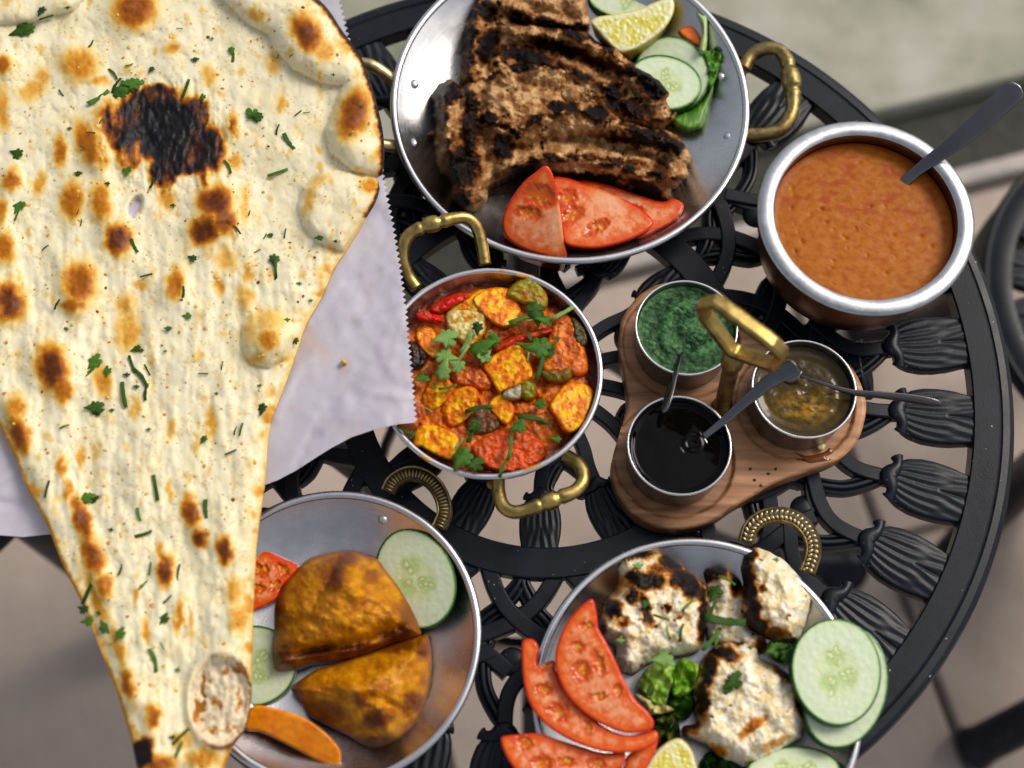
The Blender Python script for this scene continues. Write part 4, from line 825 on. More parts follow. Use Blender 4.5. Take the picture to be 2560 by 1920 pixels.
def tomato(name, o, cav, z, th, label, seed, core=None, slope=(0, 0), step=2.8, group=None):
    hf = lambda X, Y, d: sum([-.0016*ss(1.5, .5, ell(X+8*fbm(X/11, Y/11, seed+21, 3), Y+8*fbm(X/11, Y/11, seed+22, 3), e)) for e in cav], np.zeros(len(X)))
    return tag(slab(name, o, MT['tomato'], tomato_col(cav, seed, core), z=z, h=.0015, edge=6, thick=th, step=step, noise=(.0003, 18, 3), slope=slope, skin=(208, 70, 20), hf=hf, seed=seed, flare=.04), label, 'tomato', group)
def cav(E, L): return [e for e in E(L)]
tomato('tomato_wedge', M3([(1010, 895), (950, 935), (890, 985), (820, 1080), (778, 1180), (790, 1270), (870, 1335), (980, 1375), (1120, 1402), (1108, 1280), (1092, 1150), (1072, 1030), (1045, 930)]), cav(E3, [(975, 1055, 75, 50, 15), (920, 1150, 55, 28, 10)]), .044, .022, 'thick tomato wedge overhanging the plate rim above the paneer bowl', 201, E3([(1080, 1200, 60, 160)])[0], (0, -.02))
tomato('tomato_slice', M3([(1045, 965), (1120, 960), (1200, 985), (1350, 1040), (1500, 1110), (1590, 1192), (1560, 1245), (1450, 1300), (1300, 1338), (1180, 1335), (1110, 1305), (1092, 1200), (1070, 1080)]), cav(E3, [(1120, 1070, 50, 36, -20), (1150, 1160, 60, 34, -30), (1290, 1225, 60, 24, -30)]), .034, .012, 'half-round tomato slice lying between wedge and second slice', 202, E3([(1350, 1080, 120, 60, 30)])[0])
tomato('tomato_slice', M3([(1190, 980), (1350, 1000), (1500, 1050), (1640, 1090), (1700, 1072), (1757, 1108), (1722, 1180), (1620, 1242), (1500, 1290), (1400, 1220), (1280, 1110)]), cav(E3, [(1500, 1130, 40, 20, 10)]), .027, .012, 'tomato slice tucked under another against the front lamb chop', 203, E3([(1480, 1100, 90, 50, 20)])[0])
def cuke_col(c, seed, rx, ry, deg=0, dark=(38, 84, 34), seeds=True, k=.52):
    def f(X, Y, d, h):
        n = fbm(X/12, Y/12, seed, 4); q = ell(X, Y, (c[0], c[1], rx, ry, deg)); col = mix((228, 236, 214), (216, 228, 196), ss(.2, .95, q)); col = mix(col, (184, 208, 146), ss(10, 3, d)*.8); col = mix(col, dark, ss(5.4, 2.8, d))
        core = ss(k+.10, k-.10, q+.10*n); col = mix(col, (214, 226, 180), core*.8)
        if seeds:
            rs = np.random.RandomState(seed); t0 = rs.uniform(0, 6.28); ct, st = math.cos(math.radians(deg)), math.sin(math.radians(deg))
            for lobe in range(3):
                a0 = t0+lobe*2.094+rs.uniform(-.25, .25); gx = .27*math.cos(a0)*rx; gy = .27*math.sin(a0)*ry
                g = ell(X, Y, (c[0]+gx*ct-gy*st, c[1]+gx*st+gy*ct, .26*rx, .22*ry, math.degrees(a0))); col = mix(col, (176, 200, 132), ss(1.1, .6, g+.3*n)*.55)
                for k2 in range(5):
                    a1 = a0+rs.uniform(-.5, .5); rr = rs.uniform(.14, .42); px = rr*math.cos(a1)*rx; py = rr*math.sin(a1)*ry
                    q2 = ell(X, Y, (c[0]+px*ct-py*st, c[1]+px*st+py*ct, rs.uniform(.05, .085)*rx, .028*rx+1.2, math.degrees(a1)+deg))
                    col = mix(col, (150, 176, 98), ss(1.7, 1.1, q2)*.5); col = mix(col, (238, 238, 206), ss(1.05, .7, q2)*.85)
        return col
    return f
def cuke(cx, cy, rx, ry, deg, z, label, seed, slope=(0, 0), th=.0055, step=2.8, group=None, name='cucumber_slice'):
    return tag(slab(name, ellipse_pts(cx, cy, rx, ry, deg, wob=.018, seed=seed), MT['cuke'], cuke_col((cx, cy), seed, rx, ry, deg), z=z, h=.0006, edge=4, thick=th, step=step, noise=(.0002, 14, 2), slope=slope, skin=(26, 70, 20), seed=seed,
                    hf=lambda X, Y, d: -.0004*ss(.6, .3, ell(X, Y, (cx, cy, rx, ry, deg)))*(.5+.5*vnoise(X/8, Y/8, seed))), label, 'cucumber', group)
def c3(x, y, rx, ry): return E3([(x, y, rx, ry)])[0]
cuke(*c3(1500, -20, 262, 132), 0, .020, 'cucumber slice half hidden under the lime wedge', 301)
cuke(*c3(1690, 400, 205, 205), 10, .022, 'larger cucumber slice beside the lamb chop and carrot', 302, (.008, 0))
cuke(*c3(1655, 445, 196, 150), 12, .030, 'smaller cucumber slice lying on the larger one by the chop', 303)
slab_o = M3([(1685, 640), (1740, 600), (1830, 565), (1890, 470), (1915, 340), (1940, 330), (1945, 430), (1905, 560), (1865, 680), (1800, 712), (1730, 695)])
tag(slab('cucumber_end', slab_o, MT['cuke'], lambda X, Y, d, h: mix((70, 118, 44), (140, 176, 92), ss(-.3, .5, fbm(X/40+Y/30, X/6, 5, 3))), z=.012, h=.010, edge=16, thick=.006, step=3), 'green cucumber end standing against the cucumber slices', 'cucumber')
def lime_col(c, seed, skin=(226, 206, 84)):
    def f(X, Y, d, h):
        a = np.arctan2(Y-c[1], X-c[0]); r = np.hypot(X-c[0], Y-c[1]); n = fbm(a*9, r/26, seed, 4); col = mix((232, 224, 132), (214, 198, 88), ss(-.3, .5, n)); col = mix(col, (240, 236, 190), ss(.72, .9, np.abs(np.cos(a*3.5+.6)))*.7)
        col = mix(col, (238, 236, 206), ss(12, 7, d)); return mix(col, skin, ss(3.6, 1.6, d))
    return f
tag(slab('lime_wedge', M3([(1255, 122), (1290, 92), (1400, 75), (1520, 48), (1600, 12), (1690, -12), (1704, 60), (1655, 150), (1560, 230), (1470, 275), (1400, 277), (1340, 222), (1290, 165)]), MT['citrus'], lime_col(M3([(1440, 90)])[0], 7), z=.034, h=.002, edge=6, thick=.018, step=2.8, noise=(.0006, 8, 3), skin=(196, 178, 50), flare=.12, slope=(0, -.006)), 'pale lime wedge lying on the cucumber slice by the chops', 'lime')
CAR = lambda X, Y, d, h: mix((238, 140, 34), (222, 112, 20), ss(-.4, .5, fbm(X/30, Y/10, 5, 4)))
tag(slab('carrot_stick', M3([(1725, 172), (1790, 128), (1842, 150), (1868, 260), (1800, 240)]), MT['tomato'], lambda X, Y, d, h: mix((240, 134, 40), (226, 110, 26), ss(-.4, .5, fbm(X/20, Y/20, 5, 3))), z=.020, h=.006, edge=10, thick=.006, step=3), 'small carrot piece behind the pale celery stalk', 'carrot')
tag(slab('celery_stalk', M3([(1822, 62), (1860, 78), (1892, 60), (1885, 150), (1878, 270), (1842, 270), (1858, 150)]), MT['lettuce'], lambda X, Y, d, h: mix((206, 216, 172), (160, 184, 118), ss(-.3, .5, fbm(X/6, Y/40, 3, 3))), z=.032, h=.005, edge=7, thick=.005, step=2.8), 'pale celery stalk standing at the plate rim', 'celery')
LET = lambda a, b, s: (lambda X, Y, d, h: mix(mix(a, b, ss(-.5, .6, fbm(X/26, Y/26, s, 3))), np.minimum(255, np.array(b)*1.15+12), ss(.9, .99, np.abs(np.sin((X+Y*.4)/11+1.6*fbm(X/40, Y/40, s+2, 2))))*.6))
tag(slab('lettuce_leaf', M3([(1850, 262), (1900, 275), (1940, 236), (1978, 258), (1958, 340), (1925, 440), (1890, 485), (1880, 350)]), MT['lettuce'], LET((52, 96, 34), (104, 150, 58), 4), z=.026, h=.004, edge=8, thick=.002, step=3, noise=(.006, 16, 3)), 'ragged green leaf hanging from the celery stalk', 'lettuce')
for x, y in ((1965, 380), (2000, 670), (1945, 990)):
    X, Y = M3([(x, y)])[0]; tag(slab('food_crumb', ellipse_pts(X, Y, 6, 10, 20, 10, .1, x), MT['meat'], (150, 96, 60), z=.020, h=.003, edge=5, thick=.002, step=2.5), 'tiny food crumb stuck on the chop plate wall', 'crumb', 'crumbs on the chop plate')

# samosa plate
def blister(seed, box, folds=()):
    folds = [(a, w, MS(L)) for a, w, L in folds]
    rs = np.random.RandomState(seed); D = [(rs.uniform(box[0], box[2]), rs.uniform(box[1], box[3]), rs.uniform(3, 9)*rs.uniform(.6, 1.3)) for _ in range(75)]
    def f(X, Y, d):
        h = .0020*fbm(X/34, Y/34, seed+2, 3); wx = 5*fbm(X/24, Y/24, seed+4, 3)
        for a, w, L in folds: h = h+a*np.exp(-(line_dist(X+wx, Y+wx, L)/w)**2)
        for x, y, r in D:
            q = ((X-x)**2+(Y-y)**2)/(r*r); h = h+.00013*r*np.exp(-q*q*.8)
        return h
    return f
def sam_c(seed, spots, seams):
    def f(X, Y, d, h):
        n = fbm(X/30, Y/30, seed, 5); c = mix((210, 148, 62), (168, 104, 40), ss(-.5, .6, n)); c = mix(c, (222, 174, 100), ss(.42, .7, fbm(X/9, Y/9, seed+4, 2))*.6); b = np.zeros(len(X))
        w = 6*fbm(X/16, Y/16, seed+9, 3)
        for e in spots: b = np.maximum(b, e[-1]*ss(1.4, .4, ell(X+w, Y+w, e[:5])))
        c = mix(c, (92, 44, 16), b); return mix(c, (122, 68, 26), ss(9, 2, d)*.6)
    return f
tag(slab('samosa', MS([(250, 650), (255, 480), (310, 350), (400, 230), (500, 140), (620, 100), (790, 80), (920, 110), (1000, 140), (1060, 220), (1140, 320), (1220, 440), (1290, 570), (1320, 680), (1250, 720), (1100, 760), (900, 840), (700, 880), (530, 900), (420, 935), (300, 950), (255, 930), (235, 800)]), MT['pastry'],
         sam_c(401, ES([(680, 260, 110, 130, 0, .75), (790, 140, 80, 60, 0, .7), (330, 860, 110, 80, 0, .9), (560, 830, 220, 50, -4, 1.0), (850, 800, 200, 46, -12, 1.0), (1150, 690, 150, 60, -25, .95), (1230, 560, 60, 120, -25, .7), (280, 480, 40, 200, 5, .6), (960, 260, 60, 60, 0, .5)]), None),
         z=.014, h=.032, edge=100, thick=.006, step=2.6, pw=.72, noise=(.0020, 30, 4), hf=blister(5, (585, 1190, 912, 1450), [(.006, 20, [(800, 110), (740, 320), (600, 520)]), (.005, 18, [(740, 320), (1000, 430), (1240, 610)]), (.004, 12, [(880, 120), (860, 300)]), (-.004, 9, [(700, 130), (660, 300), (520, 480)]), (-.005, 8, [(250, 770), (560, 790), (850, 770), (1120, 650), (1290, 600)])]), bumps=[b[:4]+(b[4],)+tuple(b[5:]) for b in ES([(760, 330, 190, 200, .014), (700, 560, 260, 160, .006), (660, 270, 60, 110, -.004), (640, 780, 420, 36, -.010, -12), (330, 870, 90, 60, .004)])], seed=41), 'taller samosa with a pinched seam lying against the tomato slice', 'samosa')
tag(slab('samosa', MS([(370, 1080), (450, 1010), (560, 940), (700, 900), (870, 845), (1000, 805), (1150, 745), (1320, 692), (1370, 700), (1395, 850), (1390, 980), (1370, 1110), (1320, 1260), (1240, 1380), (1130, 1470), (1000, 1515), (900, 1490), (800, 1430), (700, 1380), (600, 1330), (500, 1270), (440, 1170)]), MT['pastry'],
         sam_c(431, ES([(400, 1080, 60, 70, 0, .8), (890, 1160, 60, 60, 0, .8), (1000, 1300, 120, 70, -15, .85), (640, 1250, 160, 70, 20, .7), (1260, 1180, 80, 80, -30, .75), (1150, 770, 140, 50, -15, .85), (1330, 780, 60, 90, 0, .7), (1000, 1470, 160, 50, 0, .6)]), None),
         z=.014, h=.030, edge=96, thick=.006, step=2.6, pw=.7, noise=(.0020, 30, 4), hf=blister(9, (625, 1370, 935, 1620), [(.006, 18, [(390, 1080), (680, 1060), (850, 1090), (1020, 1250), (1100, 1440)]), (.004, 16, [(850, 1090), (1100, 930), (1340, 760)]), (-.004, 10, [(930, 1130), (1150, 1230), (1250, 1330)]), (-.004, 8, [(1000, 830), (1200, 790), (1380, 860)])]), bumps=[b[:4]+(b[4],)+tuple(b[5:]) for b in ES([(800, 1100, 120, 170, .012), (1080, 1080, 160, 200, .008), (930, 1180, 50, 60, -.004), (1180, 770, 220, 40, -.008, -14)])], seed=43), 'flatter golden samosa with blistered crust beside the carrot wedge', 'samosa')
def cS(x, y, rx, ry): return ES([(x, y, rx, ry)])[0]
cuke(*cS(1275, 285, 290, 372), -22, .020, 'cucumber slice with clear seeds leaning on the samosa plate rim', 311, (.014, -.004))
cuke(*cS(110, 915, 305, 290), 0, .010, 'cucumber slice partly under the naan tip beside the carrot wedge', 312)
tomato('tomato_slice', MS([(90, 70), (200, 82), (330, 140), (430, 190), (385, 260), (300, 350), (270, 425), (180, 480), (60, 520), (-60, 470), (-90, 200), (0, 90)]), cav(ES, [(150, 215, 50, 36, 10), (310, 215, 50, 30, 40), (130, 350, 40, 30, 0), (260, 330, 40, 20, -40)]), .014, .006, 'dark red tomato slice between naan and samosa', 204)
tag(slab('carrot_wedge', MS([(-40, 1310), (40, 1260), (100, 1208), (200, 1210), (350, 1250), (480, 1300), (600, 1380), (700, 1480), (738, 1560), (712, 1648), (620, 1640), (450, 1550), (300, 1470), (150, 1400), (50, 1385)]), MT['tomato'],
         lambda X, Y, d, h: mix((244, 158, 26), (232, 134, 18), ss(-.4, .6, fbm(X/40, Y/26, 5, 3))), z=.022, h=.0022, edge=9, thick=.015, step=2.8, noise=(.0004, 20, 3), skin=(226, 112, 10), slope=(.002, -.012), flare=.06), 'long glossy orange carrot wedge beside the naan tip', 'carrot')

# chicken plate
CB, CM_, CK = (252, 245, 226), (236, 214, 166), (26, 16, 14)
chick = [([(1170, 500), (1230, 465), (1310, 490), (1370, 540), (1400, 640), (1410, 780), (1500, 850), (1512, 925), (1430, 930), (1300, 900), (1200, 850), (1180, 700), (1200, 600)], .014, .016, [(1230, 500, 80, 40), (1180, 520, 40, 40), (1350, 560, 40, 60), (1480, 900, 40, 40, 0, .7)], 'chicken piece wedged between two larger chicken pieces'),
 ([(700, 470), (730, 410), (800, 375), (900, 380), (980, 400), (1060, 470), (1130, 520), (1190, 600), (1195, 700), (1182, 820), (1150, 920), (1050, 950), (960, 960), (880, 990), (800, 1040), (730, 1030), (700, 970), (700, 900), (640, 860), (590, 800), (615, 740), (640, 660), (690, 590), (705, 530)], .014, .030,
  [(800, 398, 100, 30), (860, 545, 100, 46), (800, 520, 50, 36), (1000, 440, 70, 50, 35), (1060, 530, 70, 55), (1110, 590, 70, 50, 40), (930, 480, 60, 34, 0, .6), (680, 690, 50, 50), (615, 795, 34, 70), (790, 625, 36, 46), (980, 690, 22, 30), (865, 700, 26, 90, -15, .9), (1170, 730, 24, 170), (740, 770, 40, 30, 0, .6), (700, 560, 50, 60, 0, .5)], 'blistered chicken piece leaning beside the stacked tomato slices'),
 ([(1390, 400), (1440, 365), (1520, 385), (1600, 430), (1680, 510), (1740, 600), (1762, 640), (1735, 740), (1690, 850), (1650, 880), (1560, 855), (1470, 830), (1400, 760), (1380, 650), (1392, 560), (1372, 480)], .020, .030,
  [(1400, 470, 30, 110), (1420, 400, 40, 40), (1420, 600, 40, 120), (1440, 720, 44, 110), (1470, 790, 60, 50), (1490, 580, 24, 24, 0, .7), (1560, 820, 70, 30, 0, .6), (1640, 870, 50, 20, 0, .6)], 'pale chicken piece with one charred edge by the brass plate handle'),
 ([(1130, 1230), (1120, 1120), (1160, 990), (1210, 920), (1300, 870), (1400, 870), (1460, 900), (1480, 960), (1580, 1010), (1660, 1080), (1722, 1170), (1722, 1290), (1690, 1390), (1600, 1460), (1480, 1530), (1380, 1540), (1260, 1490), (1180, 1420), (1090, 1385), (1062, 1330), (1140, 1310)], .016, .030,
  [(1200, 1030, 40, 100, 10), (1280, 930, 90, 36, 15), (1170, 1180, 36, 100), (1380, 872, 60, 22), (1700, 1190, 34, 80), (1620, 1050, 70, 34, 35), (1440, 1330, 90, 26, -35, .5), (1250, 1460, 60, 30, 20, .45), (1560, 1420, 80, 26, -30, .3), (1100, 1330, 60, 40, 0, .7)], 'roundest chicken piece with pale top beside the lemon wedge')]
for i, (o, z, h, sp, lb) in enumerate(chick):
    tag(slab('chicken_piece', M6(o), MT['chicken'], char_cols(CB, CM_, CK, E6(sp), 150+i*9, [-.05, .16, -.12, -.12][i], 26, 9, (186, 112, 40)), z=z, h=h, edge=44, thick=.008, step=2.5, pw=.6, noise=(.0062, 38, 4), seed=61+i, jag=.03), lb, 'chicken')
tomato('tomato_slice', M6([(80, 1392), (160, 1375), (280, 1368), (380, 1400), (480, 1430), (640, 1475), (745, 1470), (720, 1560), (500, 1660), (250, 1660), (150, 1560), (95, 1470)]), cav(E6, [(200, 1420, 40, 30), (300, 1535, 50, 40), (590, 1535, 40, 30), (430, 1520, 40, 24)]), .0415, .007, 'tomato slice jutting past the chicken plate rim', 211)
tomato('tomato_slice', M6([(770, 1480), (915, 1395), (912, 1460), (860, 1560), (780, 1650), (690, 1650), (745, 1545)]), [], .034, .008, 'curved tomato sliver beside the lemon wedge', 212)
tomato('tomato_slice', M6([(195, 872), (245, 858), (282, 900), (275, 1000), (360, 972), (375, 1030), (420, 1120), (520, 1240), (660, 1345), (780, 1378), (912, 1352), (916, 1420), (800, 1468), (640, 1468), (480, 1418), (330, 1328), (240, 1220), (202, 1100), (190, 960)]), cav(E6, [(310, 1130, 36, 26), (390, 1252, 48, 36, 30), (545, 1345, 18, 36), (320, 1000, 40, 14, -20)]), .0490, .007, 'middle tomato slice of the pile with a torn notch', 213)
tomato('tomato_slice', M6([(575, 645), (520, 672), (440, 760), (388, 870), (370, 980), (392, 1080), (440, 1170), (530, 1260), (640, 1328), (760, 1368), (880, 1352), (905, 1310), (870, 1250), (800, 1180), (745, 1080), (695, 970), (645, 870), (605, 800), (598, 735)]), cav(E6, [(492, 900, 34, 26, 20), (515, 1030, 42, 48), (605, 985, 24, 60, -20), (712, 1130, 20, 28), (605, 1168, 40, 14), (540, 785, 34, 14, -10)]), .0575, .008, 'topmost tomato slice of the pile leaning on the blistered chicken', 214, None, (0, -.004))
def c6(x, y, rx, ry): return E6([(x, y, rx, ry)])[0]
cuke(*c6(1940, 1125, 222, 335), 16, .0425, 'cucumber slice lying under another at the chicken plate rim', 321, th=.0085)
cuke(*c6(1890, 1035, 238, 296), -8, .0525, 'broad cucumber slice lying on another beside the pale chicken', 322, th=.0085)
cuke(*c6(1660, 1570, 250, 135), 0, .034, 'cucumber slice below the roundest chicken piece', 323, (0, .012))
tag(slab('lemon_wedge', M6([(855, 1560), (930, 1450), (1030, 1393), (1100, 1440), (1130, 1520), (1135, 1660), (840, 1660)]), MT['citrus'], lime_col(M6([(1080, 1640)])[0], 9, (236, 200, 60)), z=.030, h=.003, edge=7, thick=.016, step=2.8, noise=(.0006, 8, 3), skin=(226, 190, 44), flare=.1), 'lemon wedge standing between tomato slices and chicken', 'lemon')
def crumpled(o, a, b, z, label, seed): tag(slab('lettuce_leaf', M6(o), MT['lettuce'], LET(a, b, seed), z=z, h=.006, edge=14, thick=.0012, step=2.6, jag=.10, noise=(.012, 34, 2), hf=lambda X, Y, d: .0022*np.sin(X/4.5+3*fbm(X/30, Y/30, seed+1, 2))*ss(30, 4, d), seed=seed), label, 'lettuce')
crumpled([(990, 1160), (1060, 1110), (1115, 1120), (1120, 1240), (1060, 1300), (1000, 1260)], (28, 64, 22), (70, 116, 44), .012, 'dark lettuce leaf tucked below the bright one', 501)
crumpled([(820, 1090), (870, 1015), (940, 985), (1010, 990), (1020, 1060), (990, 1150), (945, 1212), (890, 1190), (845, 1140)], (118, 156, 62), (172, 196, 112), .022, 'pale veined lettuce leaf beside the tomato pile', 502)
crumpled([(1000, 1010), (1060, 965), (1120, 985), (1150, 1020), (1130, 1110), (1080, 1165), (1010, 1160), (1000, 1090)], (84, 136, 44), (150, 188, 84), .024, 'bright curled lettuce leaf against the roundest chicken', 503)
crumpled([(800, 1155), (880, 1178), (960, 1210), (1015, 1232), (985, 1255), (900, 1268), (850, 1240)], (176, 166, 96), (212, 204, 150), .018, 'pale lettuce stalk below the veined leaf', 504)
crumpled([(1140, 1560), (1200, 1470), (1300, 1500), (1400, 1560), (1300, 1650), (1150, 1650)], (20, 50, 20), (44, 86, 34), .008, 'dark green leaf under the cucumber and chicken', 505)
crumpled([(1520, 880), (1600, 870), (1660, 900), (1650, 970), (1600, 990), (1530, 950)], (28, 70, 28), (66, 116, 50), .030, 'dark green leaf squeezed between chicken and cucumber', 506)
crumpled([(905, 1290), (1000, 1240), (1040, 1330), (1040, 1420), (940, 1440), (905, 1400)], (26, 44, 18), (84, 92, 44), .010, 'shaded dark leaf behind the lemon wedge', 507)
cg = ('chopped coriander on the chicken tikka', 'chopped coriander on the chicken plate')
for x, y, z, s, kd, an, ci in [(1290, 752, .046, 190, 'strip', -8, 0), (1298, 542, .040, 90, 'strip', -25, 1), (1235, 612, .036, 120, 'leaf', 60, 0), (1215, 860, .040, 140, 'strip', 50, 1), (1250, 860, .040, 90, 'strip', 80, 3), (1225, 700, .034, 100, 'strip', 70, 1), (1560, 915, .044, 110, 'leaf', 20, 1), (1625, 945, .044, 110, 'leaf', -40, 0), (1335, 1085, .050, 120, 'leaf', 40, 0), (1310, 1120, .050, 80, 'leaf', 220, 0), (945, 742, .050, 80, 'strip', -20, 1), (1092, 680, .050, 90, 'strip', 45, 3), (985, 825, .050, 70, 'strip', 100, 3), (1056, 825, .049, 90, 'strip', 80, 1), (965, 965, .046, 140, 'leaf', 10, 3), (860, 665, .048, 60, 'leaf', 70, 0), (1320, 1218, .050, 30, 'bit', 0, 1), (725, 865, .044, 50, 'bit', 0, 3), (1565, 430, .056, 40, 'bit', 0, 3), (1425, 905, .046, 40, 'bit', 0, 1), (820, 460, .048, 60, 'bit', 0, 3), (880, 1145, .038, 60, 'leaf', 30, 0), (1600, 900, .046, 60, 'bit', 20, 0)]:
    X, Y = M6([(x, y)])[0]; herb(X, Y, z, s*.4*1.05, kd, an, ci, .3, *cg)

# ------------------------------------------------------------------ bread basket, paper, naan
_bk = at1(400, 520, .02); basket = empty('bread_basket', (_bk[0], _bk[1], TZ)); tag(basket, 'low round woven basket under the paper and naan', 'basket')
MT['wicker'] = plain('wicker', (.28, .17, .08), .7, bump=.6, bscale=200, dist=.001, var=.4, vscale=60)
V, F = lathe([(0, .001), (.10, .001), (.10, .005), (0, .005)], 48, tuple(_bk[:2])+(TZ,)); mesh_obj('base', V, F, MT['wicker'], basket, sharp=40)
for i in range(6):
    a = np.linspace(0, 2*math.pi, 60, endpoint=False); r = .10+.0025*i; P = np.stack([_bk[0]+r*np.cos(a), _bk[1]+r*np.sin(a), np.full(60, TZ+.008+.0065*i)+.001*np.sin(a*30+i*math.pi)], 1)
    V, F = sweep(P, ROUND[::2], .0038, None, closed=True); mesh_obj('coil', V, F, MT['wicker'], basket)

def zig(P, Q, n, amp):
    """pinked edge from P to Q; teeth stick out to the right of travel on screen"""
    P = np.array(P, float); Q = np.array(Q, float); t = (Q-P)/np.linalg.norm(Q-P); nr = np.array([-t[1], t[0]])*-1; L = []
    for i in range(n): L += [P+(Q-P)*i/n, P+(Q-P)*(i+.5)/n+nr*amp]
    return [tuple(x) for x in L]
edge_pts = [(722, -30), (748, 80), (800, 250), (832, 425), (846, 490), (861, 580), (874, 680), (884, 790), (895, 912)]
out = []
for p, q in zip(edge_pts[:-1], edge_pts[1:]): out += zig(p, q, max(2, int(np.hypot(q[0]-p[0], q[1]-p[1])/12)), 8)
out += [(895, 913), (862, 916), (820, 924), (760, 944), (715, 968), (680, 990), (640, 1016), (600, 1037), (560, 1052), (480, 1075), (380, 1100), (280, 1125), (180, 1148), (95, 1155), (50, 1160), (0, 1156), (-80, 1140), (-190, 1090), (-200, 600), (-190, 100), (-150, -60), (300, -60)]
def paper_h(X, Y, d):
    r = ss(560, 880, X); low = ss(850, 1150, Y)
    h = .010*r-.004*low*(1-r)+.0022*np.sin(X/70+Y/110)*(.3+.7*r)+.003*fbm(X/120, Y/120, 3, 3)*r
    for a, w, L in ((.0014, 10, [(890, 640), (760, 690), (640, 800), (590, 900)]), (-.0012, 9, [(885, 760), (780, 800), (690, 900), (640, 1010)]), (.0010, 8, [(860, 560), (740, 600), (660, 700)]), (.0014, 11, [(895, 860), (800, 850), (700, 930)]), (-.002, 9, [(120, 1050), (40, 1090), (-60, 1080)]), (.002, 9, [(60, 1000), (0, 1040), (-80, 1050)])):
        h = h+a*np.exp(-(line_dist(X+8*fbm(X/40, Y/40, 5, 2), Y, L)/w)**2)
    return h+.0012*(1-np.abs(fbm(X/60+Y/200, Y/90, 8, 3)))*r*2-.002*r
paper = slab('greaseproof_paper', out, MT['paper'], lambda X, Y, d, h: mix(mix((216, 212, 222), (206, 200, 212), ss(-.3, .5, fbm(X/60, Y/80, 4, 4))), (214, 186, 168), ss(.15, .6, fbm(X/70+4, Y/90, 14, 3))*ss(880, 640, X)*.6), z=.051, h=.0, edge=4, thick=.0003, step=8, bstep=2.0, full=True, smooth=False, hf=lambda X, Y, d: paper_h(X, Y, d))
tag(paper, 'white greaseproof paper sheet with zigzag edge under the naan', 'paper')

